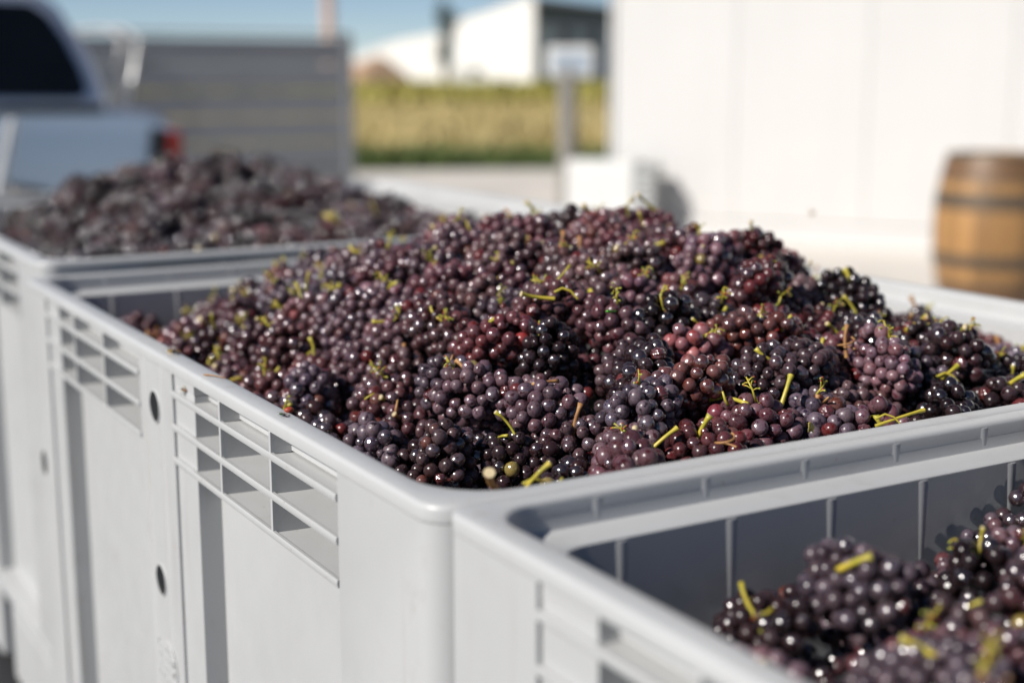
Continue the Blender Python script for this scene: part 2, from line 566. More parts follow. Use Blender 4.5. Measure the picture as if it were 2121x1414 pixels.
# soil mound
bm = bmesh.new()
bmesh.ops.create_icosphere(bm, subdivisions=4, radius=1.0)
for v in bm.verts:
    p = v.co.copy()
    v.co = Vector((p.x * 4.0, p.y * 3.0, max(p.z, -0.1) * 2.4 * (1 + 0.2 * math.sin(p.x * 5) * math.cos(p.y * 4))))
o = finish('soil_mound', bm, M['soil'], smooth=True, loc=(47.4, 103.5, GZ - 0.1))
tag(o, 'pinkish bare soil mound beyond the fence end at the edge of the field', 'mound')


def tree(name, loc, h, wid, label):
    t = empty(name, loc, label=label, cat='tree')
    bm = bmesh.new()
    tube(bm, [(0, 0, 0), (0.05, 0, h * .3), (-.04, .03, h * .65), (0, 0, h * .95)], [h * .03, h * .025, h * .015, h * .004], 8)
    for k in range(7):
        z = h * (0.3 + 0.08 * k); a = k * 2.4
        tube(bm, [(0, 0, z), (math.cos(a) * wid * .5, math.sin(a) * wid * .5, z + h * .08)], [h * .01, h * .003], 6)
    finish('trunk', bm, M['bark'], t)
    bm = bmesh.new()
    cl = [(random.gauss(.1, wid * (.30 if zf > .62 else .12)), random.gauss(0, wid * (.30 if zf > .62 else .12)), h * zf) for zf in [random.choice((random.uniform(.3, .62), random.uniform(.66, .97))) for _ in range(30)]]
    for k in range(1700):
        c_ = random.choice(cl)
        f_ = 1.15 - 0.6 * abs(c_[2] / h - 0.62)
        p = Vector((c_[0] * f_ + random.gauss(0, wid * .13), c_[1] * f_ + random.gauss(0, wid * .13), c_[2] + random.gauss(0, h * .045)))
        u = Vector((random.gauss(0, 1), random.gauss(0, 1), random.gauss(0, 1))).normalized()
        w_ = u.cross(Vector((random.gauss(0, 1), random.gauss(0, 1), random.gauss(0, 1)))).normalized()
        s = 0.10 * h / 7 * random.uniform(0.8, 1.8)
        bm.faces.new([bm.verts.new(p + u * s), bm.verts.new(p + w_ * s * .6), bm.verts.new(p - u * s), bm.verts.new(p - w_ * s * .6)])
    o = finish('crown', bm, M['tree_leaf'], t)
    return t


tree('slender_tree', (49.9, 95.0, GZ), 6.6, 1.25, 'slim dark tree standing between the two white halls')
tree('roadside_tree', (45.5, 160.0, GZ), 5.5, 4.0, 'low rounded dark tree far off beyond the fence')

# small white van in front of the halls
van = empty('parked_van', (59.0, 108.0, GZ), rz=R(-35), label='small white van parked in front of the far white halls', cat='van')
bm = bmesh.new()
prism(bm, [(-2.0, .35), (2.1, .35), (2.1, .95), (1.5, 1.1), (1.0, 1.85), (-2.0, 1.9)], lambda p: (p[0], -.85, p[1]), lambda p: (p[0], .85, p[1]))
finish('body', bm, M['far_white'], van, bevel=0.06)
for wx in (-1.3, 1.35):
    for wy in (-.86, .86):
        bm = bmesh.new()
        tube(bm, [(wx, wy - .1, .33), (wx, wy + .1, .33)], .33, 16)
        finish('wheel', bm, M['rubber'], van)
bm = bmesh.new(); prism(bm, [(0.3, 1.2), (1.25, 1.2), (0.95, 1.7), (0.3, 1.7)], lambda p: (p[0], -.87, p[1]), lambda p: (p[0], .87, p[1]))
finish('window', bm, M['glass_dark'], van)

# ------------------------------------------------------------------ grey board fence (faces -Y)
fence = empty('board_fence', (0, 13.81, GZ), label='long grey fence of wide horizontal boards at the back of the yard', cat='fence')
bay_x = [-3.9, -1.4, 1.1, 3.6, 6.06]
bm = bmesh.new(); box(bm, 0.045, 2.45, -0.02, 0.02, 0.008, 0.262)
proto = finish('board', bm, M['fence'], fence, bevel=0.012)
first = True
for b in range(4):
    for k in range(7):
        zk = 1.765 - 0.275 * (k + 1)
        if zk < -0.05: continue
        if first: ob = proto; first = False
        else:
            ob = proto.copy(); link(ob); ob.parent = fence
        w_ = (bay_x[b + 1] - bay_x[b]) / 2.5
        ob.scale = (w_, 1, 1)
        ob.location = (bay_x[b], random.uniform(-.006, .006), zk)
for x in bay_x:
    bm = bmesh.new(); box(bm, x - 0.045, x + 0.045, -0.06, 0.06, -0.05, 1.80)
    finish('fence_post', bm, M['fence_post'], fence, bevel=0.006)
bm = bmesh.new(); box(bm, -3.9, 6.1, -0.04, 0.04, 1.80, 1.83)
finish('capping', bm, M['fence_post'], fence, bevel=0.005)

# ------------------------------------------------------------------ white building on the right
WA = Vector((6.70, 9.60)); WD = Vector((0.564, -0.826)).normalized(); WN = Vector((-WD.y, WD.x))  # WN points away from camera
WN = Vector((0.826, 0.564))
wb = empty('white_warehouse', (WA.x, WA.y, GZ), rz=math.atan2(WD.y, WD.x), label='large plain white warehouse with tall wall panels behind the bins', cat='building')
PW = 1.1
bm = bmesh.new(); box(bm, 0.002, PW - 0.002, 0.0, 0.08, 0.18, 5.6)
for r_ in (0.37, 0.73): box(bm, r_ * PW - 0.012, r_ * PW + 0.012, -0.002, 0.003, 0.2, 5.58)
pp = finish('wall_panel', bm, M['white_wall'], wb, bevel=0.004)
for k in range(14):
    ob = pp if k == 0 else pp.copy()
    if k: link(ob); ob.parent = wb
    ob.location = (k * PW, random.uniform(-.002, .002), 0)
bm = bmesh.new(); box(bm, 0, 14 * PW, -0.02, 0.10, -0.02, 0.17)
finish('plinth', bm, M['white_wall'], wb, bevel=0.01)
bm = bmesh.new(); box(bm, 0.0, 14 * PW, 0.09, 9.0, -0.02, 5.55)
finish('building_core', bm, M['white_wall'], wb)
bm = bmesh.new(); box(bm, -0.15, 14 * PW + .15, -0.15, 9.15, 5.62, 5.8)
finish('roof', bm, M['roof_grey'], wb)
bm = bmesh.new(); box(bm, -0.02, 0.005, -0.03, 0.10, 0.0, 5.6)
finish('corner_trim', bm, M['unit'], wb)

# post with a small box head in front of the field
post = empty('metal_post', (6.62, 10.20, GZ), rz=R(-30), label='thin grey metal post with a pale box head in front of the field', cat='post')
bm = bmesh.new(); tube(bm, [(0, 0, -0.02), (0, 0, 1.5)], 0.085, 14)
finish('shaft', bm, M['galv'], post, smooth='auto')
bm = bmesh.new(); box(bm, -0.19, 0.24, -0.07, 0.07, 1.36, 1.64)
finish('box_head', bm, M['unit'], post, bevel=0.03, seg=3)
bm = bmesh.new(); box(bm, -0.13, 0.18, -0.078, -0.07, 1.42, 1.58)
finish('front_plate', bm, M['far_blue'], post)
bm = bmesh.new(); lathe(bm, [(0.15, 0), (0.15, 0.02), (0.09, 0.03)], 16)
finish('base_plate', bm, M['galv'], post)

# white box unit with a louvred side
un = empty('box_unit', (6.20, 9.60, GZ), rz=math.atan2(WD.y, WD.x), label='white box unit with a grey louvred side standing by the warehouse corner', cat='ventilation unit')
bm = bmesh.new(); box(bm, 0, 0.62, 0.05, 0.30, 0.06, 0.67)
finish('casing', bm, M['unit'], un, bevel=0.012)
bm = bmesh.new(); box(bm, 0.63, 0.66, 0.03, 0.29, 0.06, 0.655)
for v in bm.verts: pass
finish('louvre_frame', bm, M['louvre'], un, bevel=0.004)
lv = None
for k in range(9):
    if lv is None:
        bm = bmesh.new(); box(bm, 0.0, 0.14, 0.03, 0.045, 0, 0.045)
        lv = finish('louvre', bm, M['louvre'], un); ob = lv
    else:
        ob = lv.copy(); link(ob); ob.parent = un
    ob.location = (0.66, 0.0, 0.09 + k * 0.060); ob.rotation_euler = (R(-25), 0, 0)
bm = bmesh.new(); box(bm, 0.66, 0.80, 0.05, 0.28, 0.06, 0.64)
finish('louvre_casing', bm, M['louvre'], un, bevel=0.008)
bm = bmesh.new(); box(bm, 0.04, 0.78, 0.07, 0.27, -0.02, 0.055)
finish('base', bm, M['deck'], un)

# ------------------------------------------------------------------ barrel
BX, BY = 6.62, 5.30
nt_ = M['oak'].node_tree
bs_ = nt_.nodes['Principled BSDF']
src_ = bs_.inputs['Base Color'].links[0].from_socket
oi_ = N(nt_, 'ShaderNodeObjectInfo')
mr_ = N(nt_, 'ShaderNodeMapRange'); mr_.inputs['To Min'].default_value = 0.72; mr_.inputs['To Max'].default_value = 1.22
nt_.links.new(oi_.outputs['Random'], mr_.inputs['Value'])
hs_ = N(nt_, 'ShaderNodeHueSaturation'); nt_.links.new(mr_.outputs[0], hs_.inputs['Value']); nt_.links.new(src_, hs_.inputs['Color'])
nt_.links.new(hs_.outputs[0], bs_.inputs['Base Color'])
bar = empty('oak_barrel', (BX, BY, GZ), label='upright oak wine barrel with steel hoops in front of the white warehouse', cat='barrel')
BH = 0.925
def br(z):  # outer radius
    t = (z / BH - 0.5) * 2
    return 0.362 - 0.072 * abs(t) ** 2.1
NS = 24
bm = bmesh.new()
rows = []
w = 2 * math.pi / NS
steps = [0, .04, .15, .3, .45, .5, .6, .75, .88, BH - .04, BH]
outer = [[bm.verts.new((br(z) * math.cos(a), br(z) * math.sin(a), z)) for a in (-w / 2 * .975, 0, w / 2 * .975)] for z in steps]
inner = [[bm.verts.new(((br(z) - .026) * math.cos(a), (br(z) - .026) * math.sin(a), z)) for a in (-w / 2 * .975, 0, w / 2 * .975)] for z in steps]
for i in range(len(steps) - 1):
    for j in (0, 1):
        bm.faces.new((outer[i][j], outer[i][j + 1], outer[i + 1][j + 1], outer[i + 1][j]))
        bm.faces.new((inner[i][j], inner[i + 1][j], inner[i + 1][j + 1], inner[i][j + 1]))
    bm.faces.new((outer[i][0], outer[i + 1][0], inner[i + 1][0], inner[i][0]))
    bm.faces.new((outer[i][2], inner[i][2], inner[i + 1][2], outer[i + 1][2]))
for i in (0, len(steps) - 1):
    for j in (0, 1): bm.faces.new((outer[i][j], outer[i][j + 1], inner[i][j + 1], inner[i][j]))
st = finish('stave', bm, M['oak'], bar, smooth='auto')
for k in range(NS):
    ob = st if k == 0 else st.copy()
    if k: link(ob); ob.parent = bar
    ob.rotation_euler = (0, 0, k * w)
def band(name, z0, z1, mat, th=0.004):
    bm = bmesh.new()
    lathe(bm, [(br(z0) - .002, z0), (br(z0) + th, z0), (br((z0 + z1) / 2) + th, (z0 + z1) / 2), (br(z1) + th, z1), (br(z1) - .002, z1)], 48, cap=False)
    return finish(name, bm, mat, bar, smooth='auto')
for z0, z1 in ((0.0, .05), (.115, .155), (.245, .325), (BH - .325, BH - .225), (BH - .155, BH - .115), (BH - .05, BH)):
    band('hoop', z0, z1, M['hoop'])
bm = bmesh.new(); lathe(bm, [(br(BH) - .028, BH - .05), (br(BH) - .028, BH - .03)], 32)
finish('head', bm, M['oak_dark'], bar)
band('stained_band', BH - .115, BH - .05, M['oak_dark'], 0.0015)
band('stained_band', .05, .115, M['oak_dark'], 0.0015)

# ------------------------------------------------------------------ pickup truck, side on, facing left
TY = 7.16
tr = empty('pickup_truck', (0, TY, GZ), label='silver pickup truck with dark tinted glass and a red tail light parked by the fence', cat='pickup truck')
def TP(y0, y1, ins=0.0):
    return (lambda p: (p[0], y0, p[1] - GZ), lambda p: (p[0], y1, p[1] - GZ))
def tpart(name, poly, y0, y1, mat, bevel=0.02, parent=None, seg=3):
    bm = bmesh.new(); f0, f1 = TP(y0, y1); prism(bm, poly, f0, f1)
    if name == 'body':
        for v in bm.verts:
            if v.co.y < .5: v.co.y += max(0, v.co.z + GZ + .35) * .09
    return finish(name, bm, mat, parent or tr, bevel=bevel, seg=seg)
def arch(cx, r, z0=-.74, n=9):
    return [(cx + r * math.cos(math.pi * k / (n - 1)), z0 + 0.02 + r * 0.95 * math.sin(math.pi * k / (n - 1))) for k in range(n)][::-1]
body = tpart('body', [(-3.1, -.72)] + arch(-2.1, .40) + arch(1.15, .40) + [(2.06, -.70), (2.10, -.30), (2.08, -.06), (2.0, .03), (1.9, .06), (1.68, .075), (-1.55, .10), (-1.6, .06), (-2.9, -.06), (-3.15, -.25)], 0, 1.80, M['truck'], 0.035)
cab = empty('cab', (0, 0, 0)); cab.parent = tr
bm = bmesh.new()
lo = [(-1.50, .10), (1.66, .08)]; hi = [(-0.75, .64), (1.38, .68)]
side = [(-1.50, .10), (1.72, .08), (1.64, .36), (1.50, .62), (1.40, .70), (0.3, .72), (-0.70, .66), (-0.85, .60)]
def tuck(p, s): return (p[0], 0.03 + (p[1] - .08) * 0.26 if s == 0 else 1.77 - (p[1] - .08) * 0.26, p[1] - GZ)
prism(bm, side, lambda p: tuck(p, 0), lambda p: tuck(p, 1))
finish('greenhouse', bm, M['truck'], cab, bevel=0.04, seg=4)
def glass(poly):
    bm = bmesh.new()
    prism(bm, poly, lambda p: (p[0], tuck(p, 0)[1] - 0.012, p[1] - GZ), lambda p: (p[0], tuck(p, 0)[1] + 0.01, p[1] - GZ))
    return finish('side_window', bm, M['glass_dark'], cab)
glass([(0.72, .15), (1.53, .135), (1.575, .15), (1.59, .18), (1.57, .28), (1.50, .45), (1.42, .58), (1.34, .635), (0.72, .65)])
glass([(-1.0, .19), (0.66, .15), (0.66, .65), (-0.55, .60), (-0.62, .58)])
bm = bmesh.new(); prism(bm, [(0, 0), (0.02, 0), (0.02, 1.5), (0, 1.5)], lambda p: (-1.48 + p[0] + .1, 0.15 + p[1], .18 - GZ), lambda p: (-0.86 + p[0], 0.15 + p[1], .60 - GZ))
finish('windscreen', bm, M['glass_dark'], cab)
tpart('belt_trim', [(-1.5, .075), (1.66, .055), (1.66, .085), (-1.5, .105)], -.015, 0.02, M['truck_dark'], 0.004)
tpart('door_edge_glint', [(1.04, -.42), (1.085, -.42), (1.20, .03), (1.155, .03)], -.075, -0.001, M['chrome'], 0.01)  # raised bright strip added as the door edge's sunlit highlight
tl = empty('tail_light', (0, 0, 0)); tl.parent = tr
tpart('red_lens', [(2.01, -.30), (2.085, -.30), (2.095, -.06), (2.02, -.05)], -.02, .10, M['tail_red'], 0.012, tl)
tpart('dark_lens', [(1.90, -.30), (2.008, -.30), (2.016, -.05), (1.93, -.03)], -.015, .05, M['truck_dark'], 0.01, tl)
for x0, x1 in ((1.71, 1.84), (1.82, 1.94)):
    bm = bmesh.new(); tube(bm, [(x0, .12, .07 - GZ), (x0 + .04, .14, .22 - GZ), (x1, .20, .46 - GZ), (x1 - .05, .4, .52 - GZ), (x1 - .05, 1.4, .52 - GZ), (x1, 1.6, .46 - GZ), (x0, 1.68, .07 - GZ)], 0.013, 10)
    finish('sports_bar', bm, M['chrome'], tr, smooth='auto')
for wx in (-2.1, 1.15):
    for wy in (0.12, 1.68):
        wh = empty('wheel', (wx, wy, 0.37)); wh.parent = tr
        bm = bmesh.new()
        lathe(bm, [(0.22, -.12), (0.34, -.12), (0.37, -.08), (0.37, .08), (0.34, .12), (0.22, .12), (0.22, -.12)], 32, cap=False)
        ty = finish('tyre', bm, M['rubber'], wh, smooth='auto'); ty.rotation_euler = (R(90), 0, 0)
        bm = bmesh.new(); lathe(bm, [(0.22, -.07), (0.22, .07)], 24)
        ri = finish('wheel_rim', bm, M['rim_metal'], wh); ri.rotation_euler = (R(90), 0, 0)
bm = bmesh.new(); tube(bm, [(.9, -.03, -.02 - GZ), (1.0, -.03, -.02 - GZ)], 0.012, 8)
finish('door_handle', bm, M['chrome'], tr)
bm = bmesh.new(); box(bm, 2.06, 2.2, .08, 1.72, .42, .55)
finish('rear_bumper', bm, M['chrome'], tr, bevel=.02)

# ------------------------------------------------------------------ trailer under the bins
tz = -0.772
trl = empty('flatbed_trailer', (0.5, 0.6, GZ), label='low dark flatbed trailer carrying the row of grey bins', cat='trailer')
bm = bmesh.new()
for k in range(22):
    box(bm, -.75, .78, -2.6 + k * .26 , -2.6 + k * .26 + .25, tz - GZ - .04, tz - GZ)
finish('deck', bm, M['deck'], trl)
bm = bmesh.new()
for xx in (-.76, .78): box(bm, xx, xx + .04 if xx > 0 else xx - .04, -2.6, 3.1, tz - GZ - .14, tz - GZ - .001)
finish('side_rail', bm, M['deck'], trl, bevel=.005)
for yy in (-.2, .75):
    for xx in (-.62, .64):
        bm = bmesh.new()
        lathe(bm, [(0.07, -.07), (0.14, -.07), (0.16, -.04), (0.16, .04), (0.14, .07), (0.07, .07), (.07, -.07)], 24, cap=True)
        o = finish('wheel', bm, M['rubber'], trl, smooth='auto', loc=(xx, yy, .16)); o.rotation_euler = (0, R(90), 0)


# ------------------------------------------------------------------ harvest bins
def rrect(x0, x1, y0, y1, r, n=8):
    pts = []
    rf = r * 0.62            # the far corners are tighter than the near ones
    for cx, cy, a0, r in ((x1 - rf, y1 - rf, 0, rf), (x0 + rf, y1 - rf, 90, rf), (x0 + r, y0 + r, 180, r), (x1 - r, y0 + r, 270, r)):
        for k in range(n + 1):
            a = R(a0 + 90 * k / n)
            pts.append((cx + r * math.cos(a), cy + r * math.sin(a)))
    return pts


W_, L_ = 1.0, 1.2
def loops_mesh(loops, closed=False, n=8):
    bm = bmesh.new()
    rings = []
    for dx_, dy_, r, z in loops:
        rings.append([bm.verts.new((x, y, z)) for x, y in rrect(dx_, W_ - dx_, dy_, L_ - dy_, r, n)])
    seq = list(zip(rings, rings[1:]))
    if closed: seq.append((rings[-1], rings[0]))
    for a, b in seq:
        m_ = len(a)
        for i in range(m_): bm.faces.new((a[i], a[(i + 1) % m_], b[(i + 1) % m_], b[i]))
    return bm, rings


def build_bin(loc, rz, label):
    root = empty('harvest_bin', loc, rz, label, 'bin', 'grey plastic harvest bins standing in a row')
    P = M['plastic']
    # rim: a rolled lip
    bm, _ = loops_mesh([(0.0035, 0.0035, 0.023, -.0125), (0.0005, 0.0005, 0.026, -.0120), (0.0, 0.0, 0.026, -.0035), (0.0010, 0.001, 0.025, -.0010), (0.0035, 0.0035, 0.023, 0.0),
                        (0.0190, 0.0160, 0.055, 0.0), (0.0215, 0.0182, 0.057, -.0010), (0.0225, 0.0190, 0.058, -.0035), (0.0225, 0.0190, 0.058, -.0125), (0.0205, 0.017, 0.056, -.0125)], closed=True)
    finish('rim', bm, P, root, smooth='auto', angle=50)
    # inner lining with the step ledge
    lp = [(0.0228, 0.0193, 0.058, -.0120), (0.0232, 0.0197, 0.058, -.019), (0.0238, 0.0203, 0.056, -.0208), (0.0260, 0.0225, 0.054, -.0215), (0.044, 0.045, 0.050, -.0222),
          (0.0465, 0.0475, 0.050, -.0240), (0.055, 0.063, 0.05, -.60)]
    bm, rings = loops_mesh(lp)
    bm.faces.new(rings[-1][::-1])
    # fine moulded ribs on the lining
    def vrib(x, y, nx_, ny_, z0, z1, wdt=0.0060, pr=0.00025):
        tx, ty_ = -ny_, nx_
        a = [(x + tx * s * wdt + nx_ * (pr if i else -.001), y + ty_ * s * wdt + ny_ * (pr if i else -.001)) for s, i in ((-1, 0), (-.35, 1), (.35, 1), (1, 0))]
        sl = .0139 * (z1 - z0) if z0 < -.1 else 0.0
        prism(bm, a, lambda p: (p[0] + nx_ * sl, p[1] + ny_ * sl, z0), lambda p: (p[0], p[1], z1))
    for k, xx in enumerate((.105, .195, .285, .375, .47, .56, .66, .75, .85)):
        for s in (0, 1):
            y1_ = 0.0198 if s == 0 else L_ - 0.0198
            y2_ = 0.0482 if s == 0 else L_ - 0.0482
            d_ = 1 if s == 0 else -1
            vrib(xx, y1_ - d_ * .0004, 0, d_, -.0212, -.0040)
            vrib(xx, y2_, 0, d_, -.40, -.0255)
    for k, yy in enumerate((.13, .25, .36, .47, .60, .73, .85, .96, 1.07)):
        for s in (0, 1):
            x1_ = 0.0232 if s == 0 else W_ - 0.0232
            x2_ = 0.0472 if s == 0 else W_ - 0.0472
            d_ = 1 if s == 0 else -1
            vrib(x2_, yy, d_, 0, -.40, -.0255)
    finish('lining', bm, P, root, smooth='auto', angle=35)
    # outer shell
    bm, rings = loops_mesh([(0.019, 0.0165, 0.02, -.012), (0.019, 0.0165, 0.02, -.030), (0.039, 0.039, 0.02, -.0315), (0.0395, 0.0395, 0.02, -.0985), (0.0275, 0.0275, 0.02, -.1005), (0.0275, 0.0275, 0.02, -.64)], n=6)
    bm.faces.new(rings[-1][::-1])
    finish('shell', bm, P, root, smooth='auto', angle=35)

    # feet with fork pockets
    for y0, y1 in ((0.0, .40), (.50, .70), (.80, 1.2)):
        for x0, x1 in ((0.002, .16), (.42, .58), (.84, .998)):
            bm = bmesh.new()
            box(bm, x0, x1, y0 + .002, y1 - .002, -.765, -.627)
            finish('foot', bm, P, root, bevel=0.008)
    bm, rings = loops_mesh([(0.0, 0.0, 0.025, -.600), (0.0, 0.0, 0.025, -.625), (0.03, 0.03, 0.02, -.625), (0.03, 0.03, 0.02, -.600)], closed=True, n=6)
    finish('base_band', bm, P, root, bevel=0.003)

    def side(mapf, length, cp0, cp1, m0, m1, ribs, strips, plugs, detail):
        dt = .0187 if detail else .0160
        """mapf(u, d, z): u along the side, d inward from the rim edge"""
        def sbox(name, u0, u1, d0, d1, z0, z1, bev=0.001, parts=None):
            bm = bmesh.new()
            vs = [bm.verts.new(mapf(*p)) for p in ((u0, d0, z0), (u1, d0, z0), (u1, d1, z0), (u0, d1, z0), (u0, d0, z1), (u1, d0, z1), (u1, d1, z1), (u0, d1, z1))]
            for f in ((0, 3, 2, 1), (4, 5, 6, 7), (0, 1, 5, 4), (1, 2, 6, 5), (2, 3, 7, 6), (3, 0, 4, 7)): bm.faces.new([vs[i] for i in f])
            return finish(name, bm, P, root, bevel=bev)
        # centre pillar with two shallow flutes, as one closed prism
        zt, zb = -.0128, -.600
        prof = [(m0, .028), (m0, .0025), (m0 + .002, .0010), (m0 + .018, .0010), (m0 + .020, .0020), (m0 + .036, .0020), (m0 + .038, .0010)]
        prof += [(m1 - .030, .0010), (m1 - .028, .0020), (m1 - .016, .0020), (m1 - .014, .0010), (m1 - .002, .0010), (m1, .0025), (m1, .028)]
        bm = bmesh.new(); prism(bm, [(p[0], min(p[1], dt)) for p in prof], lambda p: mapf(p[0], p[1], zt), lambda p: mapf(p[0], p[1], -.0245))
        prism(bm, [(p[0], .0405 if p[1] > .02 else p[1]) for p in prof], lambda p: mapf(p[0], p[1], -.0245), lambda p: mapf(p[0], p[1], zb))
        finish('pillar', bm, P, root, smooth='auto', angle=20)
        for a, b in strips: sbox('strip', a, b, .0048, dt, -.0245, zt, 0.0); sbox('strip', a, b, .0048, .0403, zb, -.0246, 0.001)
        for a, b, rr in ribs:
            for i, z in enumerate((-.0325, -.0655, -.0985)):
                bm = bmesh.new()
                pr = [(.0005, z + .0027), (.0034, z + .0025), (.0052, z + .0010), (.0400, z), (.0400, z - .002), (.0052, z - .0020), (.0038, z - .0034), (.0008, z - .0037), (-.0002, z)]
                prism(bm, pr, lambda p: mapf(a + .0008, p[0], p[1]), lambda p: mapf(b - .0008, p[0], p[1]))
                finish('shelf', bm, P, root, smooth='auto', angle=30)
            for u in rr:
                sbox('rib', u - .0020, u + .0020, .0007, dt + .0004, -.0315, -.0125, 0.0006); sbox('rib', u - .0020, u + .0020, .0007, .0398, -.0995, -.0322, 0.0006)
        for u, z in plugs:
            bm = bmesh.new()
            n = 28; r = .0158
            rings = []
            for rr_, d in ((r + .0016, .0012), (r + .0012, -.0002), (r, -.0002), (r - .0002, .0035)):
                rings.append([bm.verts.new(mapf(u + rr_ * math.cos(k * 2 * math.pi / n), d, z + rr_ * math.sin(k * 2 * math.pi / n))) for k in range(n)])
            for a_, b_ in zip(rings, rings[1:]):
                for k in range(n): bm.faces.new((a_[k], a_[(k + 1) % n], b_[(k + 1) % n], b_[k]))
            hole = finish('hole_collar', bm, P, root, smooth='auto')
            bm = bmesh.new()
            bm.faces.new([bm.verts.new(mapf(u + .0155 * math.cos(k * 2 * math.pi / n), .0006, z + .0155 * math.sin(k * 2 * math.pi / n))) for k in range(n)])
            g = bmesh.ops.extrude_face_region(bm, geom=bm.faces[:])
            d0 = Vector(mapf(0, .0006, 0)); d1 = Vector(mapf(0, .006, 0))
            bmesh.ops.translate(bm, verts=[v for v in g['geom'] if isinstance(v, bmesh.types.BMVert)], vec=d1 - d0)
            finish('plug', bm, M['plug'], root)
    left = lambda u, d, z: (d, u, z)
    right = lambda u, d, z: (W_ - d, u, z)
    near = lambda u, d, z: (u, d, z)
    far = lambda u, d, z: (u, L_ - d, z)
    lr = ([(.155, .555, (.290, .4135)), (.665, 1.088, (.8055, .9385))], [(.495, .555 - .0003), (1.030, 1.088)], [(.611, -.0575), (.617, -.242)])
    er = ([(.135, .455, (.24, .345)), (.545, .865, (.65, .76))], [(.41, .455 - .0003), (.82, .865)], [(.50, -.0575), (.50, -.242)])
    for mp_ in (left, right): side(mp_, L_, .155, .112, .5553, .6647, *lr, True)
    for mp_ in (near, far): side(mp_, W_, .135, .135, .4553, .5447, *er, False)
    # corner pillars follow the rounded corner
    def corner(cx, cy, sx, sy, ax, ay):
        r = .024 if sy > 0 else .0155; pts = [(.0015, ay), (.0008, ay - .003)]
        for k in range(9):
            a = R(90 * k / 8)
            pts.append((.0008 + r - r * math.cos(a), .0008 + r - r * math.sin(a)))
        pts += [(ax - .003, .0008), (ax, .0015), (ax, .0275), (.05, .0278), (.0278, .05), (.0275, ay)]
        bm = bmesh.new()
        lowp = [(p[0], p[1]) for p in pts[:-4]] + [(ax, .0405), (.06, .0405), (.0405, .06), (.0405, ay)]
        topp = [(p[0], p[1]) for p in pts[:-4]] + [(ax, .0160), (.05, .0160), (.0160, .05), (.0160, ay)]
        prism(bm, topp, lambda p: (cx + sx * p[0], cy + sy * p[1], -.0128), lambda p: (cx + sx * p[0], cy + sy * p[1], -.0245))
        prism(bm, lowp, lambda p: (cx + sx * p[0], cy + sy * p[1], -.0245), lambda p: (cx + sx * p[0], cy + sy * p[1], -.600))
        bmesh.ops.triangulate(bm, faces=[f for f in bm.faces if len(f.verts) > 4])
        finish('corner_pillar', bm, P, root, smooth='auto', angle=25)
    corner(0, 0, 1, 1, .135, .155); corner(W_, 0, -1, 1, .135, .155)
    corner(0, L_, 1, -1, .135, .112); corner(W_, L_, -1, -1, .135, .112)
    # plug on the far corner pillar of the left side
    bm = bmesh.new()
    n = 24
    bm.faces.new([bm.verts.new((.0004, 1.150 + .014 * math.cos(k * 2 * math.pi / n), -.245 + .0165 * math.sin(k * 2 * math.pi / n))) for k in range(n)])
    g = bmesh.ops.extrude_face_region(bm, geom=bm.faces[:])
    bmesh.ops.translate(bm, verts=[v for v in g['geom'] if isinstance(v, bmesh.types.BMVert)], vec=(.004, 0, 0))
    finish('plug', bm, M['plug'], root)
    # raised moulding marks: unreadable dashes on the rim and an emblem on the centre pillar
    bm = bmesh.new()
    for row in range(5):
        yy = .575
        while yy < .70:
            l = random.uniform(.003, .010)
            box(bm, .0048 + row * .0030, .0048 + row * .0030 + .0014, yy, yy + l, -.0002, .0006)
            yy += l + random.uniform(.0015, .004)
    finish('raised_marks', bm, P, root)
    bm = bmesh.new()
    for row in range(4):
        yy = .588
        while yy < .640:
            l = random.uniform(.004, .010)
            z = -.318 - row * .011 + (yy - .588) * .0
            box(bm, .0004, .0014, yy, yy + l, z, z + random.uniform(.004, .007))
            yy += l + random.uniform(.002, .004)
    arc = [(.0008, .581 + .03 - .034 * math.cos(a), -.335 + .030 * math.sin(a)) for a in [R(x) for x in range(-10, 100, 10)]]
    tube(bm, arc, .0009, 6)
    finish('raised_emblem', bm, P, root, bevel=0.0004)
    return root


BIN_B = Vector((0, -0.005, 0))
BIN_C = Vector((0.006, -1.2075, 0.0015))
BIN_A = Vector((0.03, 1.245, 0.012))
build_bin(BIN_B, 0, 'light grey plastic harvest bin in the middle of the row, heaped with dark grapes')
build_bin(BIN_C, 0, 'light grey plastic harvest bin nearest the camera, partly filled with dark grapes')
binA = build_bin(BIN_A, R(0), 'light grey plastic harvest bin farthest back, heaped high with dark grapes')
binA.scale = (1.10, 1.0, 1.0)


# ------------------------------------------------------------------ grapes
def gH(p, x, y):
    a, b, x0, y0, sx, sy, px, py, tx, ty = p
    return a + b * np.exp(-np.abs((x - x0) / sx) ** px - np.abs((y - y0) / sy) ** py) + tx * (x - .5) + ty * (y - .6)


def wob(x, y, s, ph):
    return (np.sin(x * s + ph) * np.cos(y * s * 1.17 + ph * 2.1) + 0.6 * np.sin((x + y) * s * 1.7 + ph * 3.3) * np.cos((x - y) * s * 1.4 + ph)) * 0.6


def H_B(x, y):
    h = gH([-.050, .148, .493, .604, .314, .469, 3.327, 2.217, -.014, -.02], x, y)
    h = h + 0.009 * wob(x, y, 26, 1.3) - 0.02 / (1 + np.exp(-(y - .98) / .03))
    h = h - 0.065 * np.exp(-((x - .080) / .045) ** 2 - ((y - .185) / .062) ** 2)      # hollow at the near left
    return h


def H_A(x, y):
    return gH([-.068, .177, .55, .976, .39, .515, 2.845, 1.356, .012, -.084], x, y) + 0.010 * wob(x, y, 24, 4.1)


